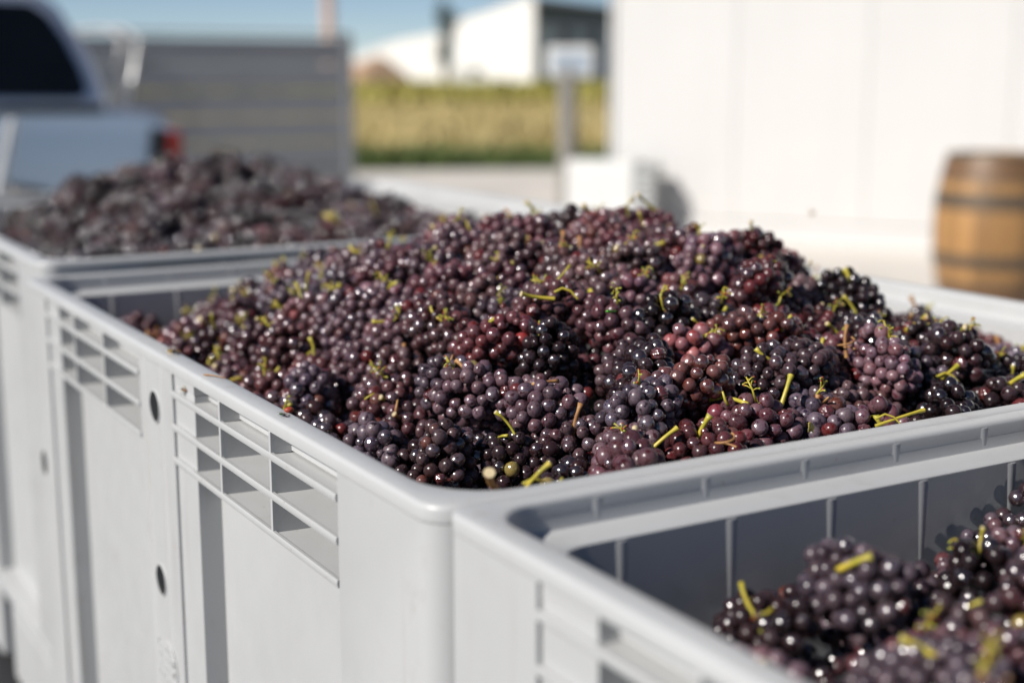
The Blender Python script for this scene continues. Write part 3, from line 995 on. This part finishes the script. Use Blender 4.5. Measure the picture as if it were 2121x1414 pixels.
def H_C(x, y):
    far = np.interp(x, [.05, .12, .18, .23, .28, .34, .42, .5, .7, .95], [-.09, -.07, -.045, -.028, -.070, -.050, -.022, .024, .06, .03])
    mid = np.interp(x, [.05, .2, .35, .5, .7, .95], [-.035, -.035, -.01, .04, .07, .02])
    t = np.clip((1.14 - y) / .30, 0, 1)
    t = t * t * (3 - 2 * t)
    return far * (1 - t) + mid * t + 0.006 * wob(x, y, 30, 2.2)


PAL = {   # base colour, bloom amount, words
    'dusty':  ((0.070, 0.036, 0.052), 1.10, 'dusty lilac grey'),
    'blue':   ((0.026, 0.028, 0.052), 1.00, 'dusty blue black'),
    'plum':   ((0.070, 0.016, 0.026), 0.70, 'plum purple'),
    'dark':   ((0.016, 0.007, 0.010), 0.30, 'glossy near black'),
    'wine':   ((0.065, 0.011, 0.013), 0.36, 'dark wine red'),
    'rose':   ((0.125, 0.042, 0.042), 0.85, 'dusty rose'),
    'amber':  ((0.135, 0.052, 0.030), 0.60, 'amber brown'),
    'smoke':  ((0.055, 0.033, 0.028), 0.75, 'smoky brown'),
}
HINTS = [(.25, .18, 'dusty', .07), (.36, .14, 'amber', .055), (.44, .13, 'amber', .05), (.13, .24, 'smoke', .05), (.17, .30, 'dusty', .05), (.21, .22, 'blue', .03),
         (.20, .40, 'rose', .05), (.30, .10, 'wine', .04), (.14, .62, 'rose', .09), (.12, .80, 'plum', .09), (.07, .30, 'blue', .05), (.22, .55, 'dusty', .07),
         (.62, .12, 'dark', .09), (.75, .15, 'dark', .09), (.55, .30, 'wine', .07), (.70, .30, 'dark', .10), (.16, .10, 'smoke', .05), (.24, .07, 'rose', .03), (.5, .5, 'plum', .08), (.4, .42, 'smoke', .06)]
KEYS = list(PAL)
WGT = [.20, .12, .18, .16, .08, .07, .05, .14]


def pick_type(x, y, binname):
    if binname == 'B':
        for hx, hy, t, r in HINTS:
            if (x - hx) ** 2 + (y - hy) ** 2 < r * r and rng.random() < .75: return t
    if binname == 'A':
        return KEYS[rng.choice(8, p=[.10, .06, .26, .27, .13, .05, .04, .09])]
    if binname == 'C':
        return KEYS[rng.choice(8, p=[.12, .24, .16, .30, .04, .01, .01, .12])]
    return KEYS[rng.choice(8, p=WGT)]


def dart(x0, x1, y0, y1, r, tries=6000):
    pts = np.zeros((0, 2))
    for _ in range(tries):
        p = np.array([rng.uniform(x0, x1), rng.uniform(y0, y1)])
        if len(pts) == 0 or ((pts - p) ** 2).sum(1).min() > r * r: pts = np.vstack([pts, p])
    return pts


GA = math.pi * (3 - math.sqrt(5))


def make_bunch(binname, Hf, x, y):
    Lh = rng.uniform(.026, .047); Wh = rng.uniform(.016, .026)
    base_r = rng.uniform(.0058, .0071)
    az = rng.uniform(0, 2 * math.pi)
    e = .01
    gx = (Hf(x + e, y) - Hf(x - e, y)) / (2 * e); gy = (Hf(x, y + e) - Hf(x, y - e)) / (2 * e)
    nrm = Vector((-float(gx), -float(gy), 1)).normalized()
    ax = Vector((math.cos(az), math.sin(az), 0)); ax = (ax - nrm * ax.dot(nrm)).normalized()
    ax = (ax + nrm * rng.uniform(-.42, .42)).normalized()
    bx_ = nrm.cross(ax).normalized(); cz = ax.cross(bx_)
    lift = rng.uniform(-.026, .013)
    c = Vector((x, y, float(Hf(x, y)) - .020 + lift))
    area = 4 * math.pi * (((Lh * Wh) ** 1.6 * 2 + Wh ** 3.2) / 3) ** (1 / 1.6)
    n = int(area / (base_r * 2 * .93) ** 2 / .90)
    out = []
    for k in range(n):
        t = 1 - 2 * (k + .5) / n
        ph = k * GA + rng.normal(0, .12)
        rad = math.sqrt(max(0, 1 - t * t)) * (1.0 + .28 * t) * (1 + .26 * math.sin(2 * math.atan2(math.sin(ph), math.cos(ph)) + x * 90) + .10 * math.sin(t * 5 + y * 70))
        p = c + ax * (t * Lh) + (bx_ * math.cos(ph) + cz * math.sin(ph)) * (rad * Wh) * rng.uniform(.90, 1.08)
        out.append((p, base_r * rng.uniform(.86, 1.12) * (0.62 if rng.random() < .035 else 1), (p - c).normalized()))
    typ = pick_type(x, y, binname)
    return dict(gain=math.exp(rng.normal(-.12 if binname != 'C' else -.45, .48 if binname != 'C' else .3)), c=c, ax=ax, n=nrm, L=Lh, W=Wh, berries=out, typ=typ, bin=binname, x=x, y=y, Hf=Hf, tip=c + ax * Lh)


LIM = (0.048, W_ - .048, .056, L_ - .056)
bunches = []
for nm, Hf, org in (('B', H_B, BIN_B), ('C', H_C, BIN_C), ('A', H_A, BIN_A)):
    pts = dart(.07, .93 if nm != 'A' else .88, .078, 1.12, (.0455 if nm != 'A' else .050), 6000)
    if nm == 'C':
        pts = pts[pts[:, 1] > .50]
        far_row = np.array([(.115, 1.03), (.165, 1.085), (.21, 1.05), (.275, 1.085), (.325, 1.05), (.385, 1.085), (.43, 1.04)])
        pts = np.vstack([pts[~((pts[:, 0] < .45) & (pts[:, 1] > 1.01))], far_row])
    for x, y in pts:
        b = make_bunch(nm, Hf, float(x), float(y))
        b['org'] = org
        bunches.append(b)

# flat berry table (bin-local, then world)
P_, R_, I_, D_ = [], [], [], []
for i, b in enumerate(bunches):
    for p, r, d in b['berries']:
        w = p + b['org']
        P_.append((w.x, w.y, w.z)); R_.append(r); I_.append(i); D_.append((d.x, d.y, d.z))
P_ = np.array(P_); R_ = np.array(R_); I_ = np.array(I_); D_ = np.array(D_)
Z0 = np.array([float(b['org'].z) for b in bunches])[I_]
ORG = np.array([tuple(b['org']) for b in bunches])[I_]
# drop what sinks deep below the heap surface or lies outside a bin at wall height
def surf(P, I):
    z = np.zeros(len(P))
    for nm, Hf in (('B', H_B), ('C', H_C), ('A', H_A)):
        m_ = np.array([bunches[i]['bin'] == nm for i in range(len(bunches))])[I]
        loc = P[m_] - ORG[m_]
        z[m_] = Hf(loc[:, 0], loc[:, 1]) + Z0[m_]
    return z
keep = P_[:, 2] > surf(P_, I_) - .040
P_, R_, I_, D_, ORG, Z0 = P_[keep], R_[keep], I_[keep], D_[keep], ORG[keep], Z0[keep]


def clamp_walls(P):
    loc = P - ORG
    below = loc[:, 2] < 0.012
    for ax_, (a, b_) in ((0, (LIM[0], LIM[1])), (1, (LIM[2], LIM[3]))):
        lo_ = a + R_ * .9; hi_ = b_ - R_ * .9
        v = loc[:, ax_]
        v2 = np.where(below, np.clip(v, lo_, hi_), np.clip(v, lo_ - .022, hi_ + .022))
        loc[:, ax_] = v2
    return loc + ORG


def pairs(P, cell):
    k = np.floor(P / cell).astype(np.int64)
    k -= k.min(0) - 1
    dims = k.max(0) + 2
    key = (k[:, 0] * dims[1] + k[:, 1]) * dims[2] + k[:, 2]
    order = np.argsort(key, kind='stable')
    ks = key[order]
    res_i, res_j = [], []
    for ox in (-1, 0, 1):
        for oy in (-1, 0, 1):
            for oz in (-1, 0, 1):
                if (ox, oy, oz) < (0, 0, 0): continue
                tk = key + (ox * dims[1] + oy) * dims[2] + oz
                s = np.searchsorted(ks, tk, 'left'); e = np.searchsorted(ks, tk, 'right')
                cnt = e - s
                if cnt.sum() == 0: continue
                ii = np.repeat(np.arange(len(P)), cnt)
                offs = np.arange(cnt.sum()) - np.repeat(np.cumsum(cnt) - cnt, cnt)
                jj = order[np.repeat(s, cnt) + offs]
                if (ox, oy, oz) == (0, 0, 0):
                    m_ = ii < jj; ii, jj = ii[m_], jj[m_]
                res_i.append(ii); res_j.append(jj)
    return np.concatenate(res_i), np.concatenate(res_j)


for it in range(14):
    if it % 3 == 0: pi_, pj_ = pairs(P_, .0165)
    d = P_[pi_] - P_[pj_]
    dist = np.sqrt((d ** 2).sum(1)) + 1e-9
    ov = (R_[pi_] + R_[pj_]) * 0.965 - dist
    m_ = ov > 0
    push = d[m_] / dist[m_, None] * (ov[m_, None] * .5 * .8)
    mv = np.zeros_like(P_)
    np.add.at(mv, pi_[m_], push); np.add.at(mv, pj_[m_], -push)
    ln = np.sqrt((mv ** 2).sum(1)) + 1e-9
    mv *= np.minimum(1, .004 / ln)[:, None]
    P_ = clamp_walls(P_ + mv)

# which bunches show largest: nearest to the camera
cv = np.array(CAM); fv = np.array(fwd)
def frame_px(p):
    rt = np.array((math.cos(YAW), -math.sin(YAW), 0)); up_ = np.cross(rt, fv)
    d = np.array(p) - cv; z = d @ fv
    return 1060.5 + 2946 * (d @ rt) / z, 707 - 2946 * (d @ up_) / z, z
for i, b in enumerate(bunches):
    w = b['c'] + b['org']
    u, v, z = frame_px(w)
    b['z'] = z
    b['view'] = (z > .1) and (-120 < u < 2240) and (-80 < v < 1540)
cands = sorted([i for i, b in enumerate(bunches) if b['view']], key=lambda i: bunches[i]['z'])
single = set(cands[:298])

# berry meshes (shared)
def berry_mesh(k, sub):
    bm = bmesh.new()
    bmesh.ops.create_icosphere(bm, subdivisions=sub, radius=1.0)
    rr = random.Random(k)
    ph = [rr.uniform(0, 6) for _ in range(4)]
    el = rr.uniform(1.0, 1.07)
    for v in bm.verts:
        p = v.co.normalized()
        s = 1 + .018 * math.sin(2.3 * p.x + ph[0]) + .018 * math.sin(2.9 * p.y + ph[1]) + .012 * math.sin(3.7 * p.z + ph[2])
        # pressed flat spots where neighbours touch
        s -= (.13 if k % 3 == 0 else .05) * max(0, p.x * math.cos(ph[3]) + p.y * math.sin(ph[3]) - .72) / .28
        s -= .05 * max(0, p.z - .965) / .035
        v.co = Vector((p.x * s, p.y * s, p.z * s * el)) * 0.01
    me = bpy.data.meshes.new('grape')
    bm.to_mesh(me); bm.free()
    me.polygons.foreach_set('use_smooth', [True] * len(me.polygons))
    me.materials.append(M['berry'])
    return me
def shrivelled_mesh(k):
    me = berry_mesh(k, 4)
    rr = random.Random(k)
    ph = [rr.uniform(0, 6) for _ in range(3)]
    for v in me.vertices:
        p = v.co.normalized()
        w_ = .80 + .10 * abs(math.sin(4 * p.x + ph[0] + 2 * p.y)) + .10 * abs(math.sin(5 * p.y + ph[1] + 3 * p.z)) - .16 * max(0, math.sin(3 * p.z + ph[2]))
        v.co = p * .01 * w_
    return me
BM = [berry_mesh(k, 4) for k in range(8)]
SHR = [shrivelled_mesh(100 + k) for k in range(4)]


def berry_color(typ, gain=1.0):
    (r, g, b_), al, _ = PAL[typ]
    q = rng.random()
    if q < .003: return (0.30, 0.34, 0.05, .35)
    if q < .020: return (0.12, 0.012, 0.010, .25)
    if q < .034 and typ != 'dark': return (0.12, 0.045, 0.02, .4)
    v = math.exp(rng.normal(-.14, .30)) * gain
    w = rng.normal(0, .12)
    return (min(1, r * v * (1.12 + w)), g * v * .92, b_ * v * (.92 - w), float(np.clip(al * (gain ** .6) * rng.uniform(.40, 1.10), 0, 1)))


def stem_mesh(bm, p0, dirv, ln, rad, bend, cut=True, mat=0):
    side_ = dirv.cross(Vector((0.3, 0.5, 0.8))).normalized()
    pts, rs = [], []
    for k in range(7):
        t = k / 6
        pts.append(p0 + dirv * (ln * t) + side_ * (bend * math.sin(t * 2.2)))
        rs.append(rad * (1.0 - .18 * math.sin(t * math.pi) + (.35 if k == 6 else 0)))
    tube(bm, pts, rs, 9, mat, True, 2)
    for f in bm.faces: f.smooth = True
    return pts


def rachis_mesh(rr, sc=1.0):
    """bare stalk: a main axis with short branches ending in small green nubs"""
    bm = bmesh.new()
    ln = rr.uniform(.012, .022) * sc
    main = [Vector((0, 0, 0)), Vector((rr.uniform(-.002, .002), 0, ln * .5)), Vector((rr.uniform(-.004, .004), rr.uniform(-.003, .003), ln))]
    tube(bm, main, [.0012 * sc, .0009 * sc, .0006 * sc], 6, 0)
    for k in range(rr.randint(6, 10)):
        t = rr.uniform(.15, 1)
        p = main[0].lerp(main[1], t * 2) if t < .5 else main[1].lerp(main[2], t * 2 - 1)
        d = Vector((rr.gauss(0, 1), rr.gauss(0, 1), rr.gauss(.4, .5))).normalized() * rr.uniform(.003, .008) * sc
        tube(bm, [p, p + d * .6 + Vector((0, 0, .0008)), p + d], [.0006 * sc, .0005 * sc, .0008 * sc], 5, 0)
        ellipsoid(bm, p + d, (.0011 * sc,) * 3, 1 if rr.random() < .7 else 2, 1)
    me = bpy.data.meshes.new('rachis')
    bmesh.ops.recalc_face_normals(bm, faces=bm.faces)
    bm.to_mesh(me); bm.free()
    me.polygons.foreach_set('use_smooth', [True] * len(me.polygons))
    for m_ in (M['stem'], M['green_nub'], M['red_scrap']): me.materials.append(m_)
    return me
RM = [rachis_mesh(random.Random(k)) for k in range(6)]


def stub_mesh(rr, brown):
    bm = bmesh.new()
    ln = rr.uniform(.008, .024)
    stem_mesh(bm, Vector((0, 0, -.008)), Vector((0, 0, 1)), ln + .008, rr.uniform(.0011, .0021), rr.choice((-1, 1)) * rr.uniform(.003, .011))
    if rr.random() < .45:
        d = Vector((rr.uniform(-1, 1), rr.uniform(-1, 1), .3)).normalized()
        tube(bm, [Vector((0, 0, ln * .3)), Vector((0, 0, ln * .3)) + d * .005, Vector((0, 0, ln * .25)) + d * .011], [.0012, .001, .0007], 7, 0)
    me = bpy.data.meshes.new('stem')
    bmesh.ops.recalc_face_normals(bm, faces=bm.faces)
    bm.to_mesh(me); bm.free()
    me.polygons.foreach_set('use_smooth', [True] * len(me.polygons))
    for m_ in (M['stem_brown'] if brown else M['stem'], M['green_nub'], M['cut']): me.materials.append(m_)
    return me
SM = [stub_mesh(random.Random(50 + k), k % 4 == 3) for k in range(12)]


ORD = ('first second third fourth fifth sixth seventh eighth ninth tenth eleventh twelfth thirteenth fourteenth fifteenth sixteenth seventeenth '
       'eighteenth nineteenth twentieth twenty-first twenty-second twenty-third twenty-fourth').split()
LABELS = {}
for nm in 'BCA':
    rows_ = {}
    for i in range(len(bunches)):
        if bunches[i]['bin'] != nm or i not in single: continue
        yy = bunches[i]['y'] if nm in 'BA' else 1.2 - bunches[i]['y']
        rows_.setdefault(int((yy - .05) / .05), []).append(i)
    for rk, (q_, lst) in enumerate(sorted(rows_.items())):
        for ck, i in enumerate(sorted(lst, key=lambda i: bunches[i]['x'])):
            wd_ = PAL[bunches[i]['typ']][2]
            if nm == 'A':
                LABELS[i] = f"{wd_} blurred bunch in back bin, {ORD[rk]} row behind near rim, {ORD[ck]} from left"
                continue
            LABELS[i] = (f"{wd_} bunch in middle bin, {ORD[rk]} row behind near rim, {ORD[ck]} from left" if nm == 'B'
                         else f"{wd_} bunch in front bin, {ORD[rk]} row before far rim, {ORD[ck]} from left")

by_bunch = {}
for n_, i in enumerate(I_): by_bunch.setdefault(int(i), []).append(n_)
bm = bmesh.new(); bmesh.ops.create_icosphere(bm, subdivisions=2, radius=1.0)
SBV = np.array([v.co[:] for v in bm.verts]); SBF = np.array([[v.index for v in f.verts] for f in bm.faces]); bm.free()
n_things = 0
BINWORD = {'B': 'middle', 'C': 'front'}
up3 = Vector((0, 0, 1))
for i in sorted(single, key=lambda i: bunches[i]['z']):
    b = bunches[i]
    idx = by_bunch.get(i, [])
    if len(idx) < 6: continue
    c = b['c'] + b['org']
    words = PAL[b['typ']][2]
    stubbed = rng.random() < .62
    lab = LABELS[i]
    root = empty('grape_bunch', c, 0, lab, 'grape bunch', 'bunches of dark grapes heaped in the bins')
    n_things += 1
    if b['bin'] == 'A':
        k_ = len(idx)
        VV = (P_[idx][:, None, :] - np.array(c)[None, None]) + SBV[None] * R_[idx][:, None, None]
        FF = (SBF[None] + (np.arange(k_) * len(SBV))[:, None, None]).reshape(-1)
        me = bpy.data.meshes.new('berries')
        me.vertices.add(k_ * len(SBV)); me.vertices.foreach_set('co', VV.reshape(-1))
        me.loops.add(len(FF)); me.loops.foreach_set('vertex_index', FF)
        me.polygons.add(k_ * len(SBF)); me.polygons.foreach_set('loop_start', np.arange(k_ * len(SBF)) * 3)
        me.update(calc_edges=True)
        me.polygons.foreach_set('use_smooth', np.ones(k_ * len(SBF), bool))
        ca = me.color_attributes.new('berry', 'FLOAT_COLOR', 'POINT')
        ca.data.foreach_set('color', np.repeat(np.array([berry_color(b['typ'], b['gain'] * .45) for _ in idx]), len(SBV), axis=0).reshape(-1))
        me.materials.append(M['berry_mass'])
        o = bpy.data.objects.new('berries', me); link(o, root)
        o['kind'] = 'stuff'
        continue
    for n_ in idx:
        shr = rng.random() < .035
        o = bpy.data.objects.new('grape', SHR[int(rng.integers(4))] if shr else BM[int(rng.integers(8))])
        COL.objects.link(o)
        o.parent = root
        s = R_[n_] * 100
        o.location = P_[n_] - np.array(c)
        dv = Vector(D_[n_]) + Vector(rng.normal(0, .5, 3))
        o.rotation_euler = dv.to_track_quat('Z', 'Y').to_euler()
        o.scale = (s * rng.uniform(.93, 1.04), s * rng.uniform(.93, 1.04), s * rng.uniform(.98, 1.10))
        o.color = (0.10, 0.014, 0.010, .22) if shr and rng.random() < .6 else berry_color(b['typ'], b['gain'])
    if stubbed:
        o = bpy.data.objects.new('stem', SM[int(rng.integers(12))])
        COL.objects.link(o); o.parent = root
        d = (b['ax'] * rng.uniform(.3, 1.0) + up3 * rng.uniform(.25, 1.1) + Vector(rng.normal(0, .3, 3))).normalized()
        o.location = b['ax'] * (b['L'] * rng.uniform(-.3, .7)) + b['n'] * (b['W'] * .98)
        o.rotation_euler = d.to_track_quat('Z', 'Y').to_euler()
        s = rng.uniform(.85, 1.3); o.scale = (s, s, s)
    if rng.random() < .50:
        o = bpy.data.objects.new('rachis', RM[int(rng.integers(6))])
        COL.objects.link(o); o.parent = root
        o.location = b['n'] * (b['W'] * rng.uniform(.95, 1.12)) + b['ax'] * (b['L'] * rng.uniform(-.5, .5))
        d = b['n'] + Vector(rng.normal(0, .6, 3))
        o.rotation_euler = d.to_track_quat('Z', 'Y').to_euler()

# everything else: one mass of berries (far bunches and the layer beneath)
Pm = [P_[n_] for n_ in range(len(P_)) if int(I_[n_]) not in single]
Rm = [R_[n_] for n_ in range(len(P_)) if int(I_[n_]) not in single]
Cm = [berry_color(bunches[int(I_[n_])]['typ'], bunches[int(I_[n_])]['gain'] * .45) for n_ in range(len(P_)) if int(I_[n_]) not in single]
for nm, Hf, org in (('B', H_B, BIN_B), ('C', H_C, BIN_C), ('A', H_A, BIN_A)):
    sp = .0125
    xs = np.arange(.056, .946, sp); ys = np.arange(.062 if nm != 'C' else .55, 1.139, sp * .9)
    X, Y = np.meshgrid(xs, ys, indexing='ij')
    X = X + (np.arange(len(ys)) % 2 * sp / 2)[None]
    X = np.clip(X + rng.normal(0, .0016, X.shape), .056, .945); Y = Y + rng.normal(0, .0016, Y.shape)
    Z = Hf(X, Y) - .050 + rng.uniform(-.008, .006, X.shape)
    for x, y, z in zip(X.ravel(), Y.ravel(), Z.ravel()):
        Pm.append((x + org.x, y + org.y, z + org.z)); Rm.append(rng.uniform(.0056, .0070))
    Cm += [berry_color('dark' if rng.random() < .5 else ('plum' if rng.random() < .5 else 'blue')) for _ in range(X.size)]  # shade in the gaps between bunches put into darker berry colours
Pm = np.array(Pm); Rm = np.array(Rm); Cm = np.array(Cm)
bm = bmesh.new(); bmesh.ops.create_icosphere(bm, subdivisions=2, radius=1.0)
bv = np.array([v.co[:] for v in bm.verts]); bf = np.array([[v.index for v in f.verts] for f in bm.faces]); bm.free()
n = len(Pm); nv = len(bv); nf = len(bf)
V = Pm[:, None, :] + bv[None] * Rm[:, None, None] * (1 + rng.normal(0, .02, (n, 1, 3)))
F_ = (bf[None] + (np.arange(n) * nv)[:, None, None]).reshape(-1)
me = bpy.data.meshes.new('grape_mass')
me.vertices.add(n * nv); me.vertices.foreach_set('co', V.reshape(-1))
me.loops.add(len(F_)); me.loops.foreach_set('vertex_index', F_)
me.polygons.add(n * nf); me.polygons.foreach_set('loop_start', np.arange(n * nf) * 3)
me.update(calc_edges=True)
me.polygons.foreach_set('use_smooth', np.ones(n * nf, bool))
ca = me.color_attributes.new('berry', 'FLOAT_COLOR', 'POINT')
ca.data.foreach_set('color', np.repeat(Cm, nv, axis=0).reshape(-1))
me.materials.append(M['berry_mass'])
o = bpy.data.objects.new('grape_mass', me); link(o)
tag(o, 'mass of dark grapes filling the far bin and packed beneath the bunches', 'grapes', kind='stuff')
print('bunch things', n_things, 'berries', len(P_), 'mass', n)


# ------------------------------------------------------------------ insects and scraps
def wasp(name, loc, rz, label, cat, L=.013, body='w_yellow', alt='w_black', wing_up=0.2, tilt=0.0):
    root = empty(name, loc, rz, label, cat)
    root.rotation_euler = (tilt, 0, rz)
    s = L / .013
    for part, c_, r_, stripes in (('abdomen', (-.0035, 0, .0026), (.0037, .0019, .0018), True), ('thorax', (.0018, 0, .0028), (.0018, .0015, .0015), False), ('head', (.0044, 0, .0026), (.0010, .0013, .0011), False)):
        bm = bmesh.new()
        bmesh.ops.create_uvsphere(bm, u_segments=14, v_segments=12, radius=1.0, matrix=Matrix.Rotation(R(90), 4, 'Y'))
        for f in bm.faces:
            if stripes: f.material_index = int((f.calc_center_median().x + 1) * 4.2) % 2
        for v in bm.verts: v.co = Vector((v.co.x * r_[0] + c_[0], v.co.y * r_[1] + c_[1], v.co.z * r_[2] + c_[2])) * s
        finish(part, bm, [M[body], M[alt]] if stripes else [M[alt]], root, smooth=True)
    for sy in (-1, 1):
        for k in range(3):
            bm = bmesh.new()
            x = (.0028 - k * .0014)
            dx_ = (.0018, 0, -.0022)[k]
            tube(bm, [Vector((x, sy * .001, .0022)) * s, Vector((x + dx_ * .6, sy * .0036, .0034)) * s, Vector((x + dx_ * 1.2, sy * .0050, .0002)) * s], [.00022 * s, .00018 * s, .00012 * s], 5)
            finish('leg', bm, M['w_yellow'] if body == 'w_yellow' else M['w_black'], root)
        bm = bmesh.new()
        pts = [(0, 0), (-.002, .0012), (-.0050, .0018), (-.0072, .0012), (-.0078, 0), (-.005, -.0007), (-.002, -.0006)]
        prism(bm, pts, lambda p: Vector((.0018 + p[0], sy * (.0010 + p[1] + abs(p[0]) * .35), .0040 + abs(p[0]) * wing_up)) * s, lambda p: Vector((.0018 + p[0], sy * (.0010 + p[1] + abs(p[0]) * .35), .00412 + abs(p[0]) * wing_up)) * s)
        finish('wing', bm, M['w_wing'], root)
        bm = bmesh.new()
        tube(bm, [Vector((.0050, sy * .0005, .0032)) * s, Vector((.0062, sy * .0012, .0040)) * s, Vector((.0074, sy * .0014, .0034)) * s], .00014 * s, 5)
        finish('antenna', bm, M['w_black'], root)
    return root


wasp('wasp', (.012, .575, .0005), R(-75), 'yellow and black wasp walking on the left rim of the middle bin', 'wasp', .0145)
wasp('wasp', (.010, .528, -.0305), R(-60), 'brown wasp resting on the top shelf of the middle bin side', 'wasp', .014, 'w_brown')
wasp('fly', (.010, .277, .0005), R(-80), 'small dark fly on the left rim of the middle bin', 'fly', .009, 'w_green', 'w_black', .1)
wasp('flying_wasp', (1.02, .78, .068), R(30), 'small blurred insect flying over the right rim of the middle bin', 'insect', .013, 'w_yellow', 'w_black', .9, R(20))
# green fly sitting on a grape near the middle of the heap: find the top berry on the sight line
best = None
for n_ in range(len(P_)):
    u, v, z = frame_px(P_[n_])
    if abs(u - 1262) < 26 and abs(v - 690) < 30 and (best is None or z < best[0]): best = (z, n_)
if best:
    n_ = best[1]
    wasp('green_fly', (P_[n_][0], P_[n_][1], P_[n_][2] + R_[n_] * .98), R(-20), 'metallic green fly with pale wings sitting on a lilac grape', 'fly', .0095, 'w_green', 'w_green', .25)

# dark dead insect under the rim, dry twig on the rim
wasp('dead_wasp', (.006, .515, -.0245), R(-85), 'dark insect clinging under the rim above the brown wasp', 'insect', .012, 'w_black', 'w_brown', 0, R(60))
bm = bmesh.new(); tube(bm, [(.006, .462, .0012), (.012, .452, .0016), (.018, .437, .0012)], [.0008, .0006, .0004], 6)
o = finish('dry_twig', bm, M['stem_brown']); tag(o, 'tiny dry stalk lying on the left rim of the middle bin', 'twig')
bm = bmesh.new(); ellipsoid(bm, (0, 0, 0), (.0042, .0032, .0026), 0, 2)
o = finish('red_skin_scrap', bm, M['red_scrap'], smooth=True, loc=(.0205, .290, .002)); tag(o, 'small bright red berry scrap on the inner edge of the left rim', 'grape scrap')


def scrap(px_, py_, name, label, cat, builder):
    """sets a scrap on the heap at bin coordinates"""
    z = float(H_B(px_, py_))
    o = builder()
    o.location = (px_, py_, z)
    tag(o, label, cat)
    return o


def hl(x, y):  # top of the berries around a point of the middle bin
    d2 = (P_[:, 0] - x) ** 2 + (P_[:, 1] - y) ** 2
    m_ = d2 < .012 ** 2
    return float((P_[m_, 2] + R_[m_] * .8).max()) if m_.any() else float(H_B(x, y))


def long_stem(x, y, dirv, ln, rad, label, brown=False, name='stalk', fork=False, curl=False):
    root = empty(name, (x, y, max(hl(x, y) - .002, -.016)), 0, label, 'stalk')
    bm = bmesh.new()
    if curl:
        pts = [Vector((.010 * math.cos(a * .9) * (1 - a * .06), .010 * math.sin(a * .9) * (1 - a * .06), .003 + a * .0016)) for a in [k * .55 for k in range(14)]]
        tube(bm, pts, .0009, 7)
    else:
        stem_mesh(bm, Vector((0, 0, -.004)), Vector(dirv).normalized(), ln, rad, .004)
        if fork:
            tube(bm, [Vector((0, 0, .002)), Vector((.006, -.004, .006)), Vector((.014, -.006, .003)), Vector((.018, -.012, -.004))], [rad * .7, rad * .6, rad * .55, rad * .4], 8)
    finish('stalk_tube', bm, [M['stem_brown'] if brown else M['stem'], M['green_nub'], M['cut']], root, smooth='auto', angle=60)
    return root


long_stem(.088, .064, (-.3, -.35, .5), .028, .0032, 'thick cut stalk with pale round end by the near left bin corner', True)
long_stem(.104, .058, (.4, -.3, .5), .030, .0017, 'curved lime green stalk beside the thick cut stalk', fork=True)
long_stem(.250, .105, (.8, -.2, .55), .026, .0019, 'yellow green stalk with flared cut end beside the lilac bunch')
long_stem(.395, .120, (.6, .3, .8), .028, .0022, 'olive cut stalk standing out of the amber grapes')
long_stem(.52, .175, (.2, .1, 1), .030, .0019, 'upright rusty stalk wrapped by a curled tendril', True)
long_stem(.52, .175, (0, 0, 1), .02, .001, 'rusty curled tendril around the upright stalk', True, 'tendril', curl=True)
long_stem(.64, .22, (1, .1, .35), .030, .0022, 'lime green cut stalk lying near the right rim')
long_stem(.60, .14, (1, .0, .5), .028, .0021, 'forked green stalk among near black grapes', fork=True)
long_stem(.43, .045, (1, -.2, .2), .045, .0015, 'dark green stalk lying against the near rim', fork=True)
long_stem(.28, .05, (.1, .1, 1), .014, .001, 'orange brown curled tendril close to the near rim', True, 'tendril', curl=True)
long_stem(.30, .33, (-.8, .2, .2), .032, .0020, 'arched lime stalk in the middle of the heap', fork=True)
long_stem(.13, .80, (-.5, -.6, .4), .040, .0022, 'long yellow stalk on the far left part of the heap')
long_stem(.88, .62, (.4, .2, .8), .045, .0016, 'thin brown stalk sticking up by the right rim', True, fork=True)
long_stem(.62, .60, (-.8, .1, .7), .040, .0022, 'green stalk standing out at the top of the heap')


def leaf(x, y, z, sc, rx, ry, rz, label):
    bm = bmesh.new()
    n = 12
    ring = []
    for k in range(n):
        a = 2 * math.pi * k / n
        r_ = sc * (0.9 + .12 * math.cos(5 * a)) * (0.55 + 0.45 * abs(math.cos(a))) * random.uniform(.8, 1.1)
        ring.append(bm.verts.new((r_ * math.cos(a), r_ * math.sin(a), random.uniform(-.15, .25) * sc)))
    cvt = bm.verts.new((0, 0, 0))
    for k in range(n): bm.faces.new((cvt, ring[k], ring[(k + 1) % n]))
    o = finish('leaf', bm, M['leaf'], smooth=True, loc=(x, y, z))
    md = o.modifiers.new('solid', 'SOLIDIFY'); md.thickness = .0004
    o.rotation_euler = (rx, ry, rz)
    return tag(o, label, 'leaf')


leaf(.52, 1.36, .040, .020, .6, .3, 0, 'yellow green leaf scrap on the back heap above the rim')
leaf(.62, 1.42, .045, .022, 1.2, .2, 1, 'torn yellow leaf at the right of the back heap')
leaf(.085, .60, hl(.085, .60), .012, .5, .2, 2, 'curled tan leaf piece at the left rim by the wasp')
leaf(.05 + .03, .66, hl(.08, .66), .014, .9, -.2, 1, 'crumpled yellow leaf behind the wasp')
leaf(.36, .045, hl(.36, .045), .008, 1.3, .2, .5, 'small orange leaf tip standing at the near rim')
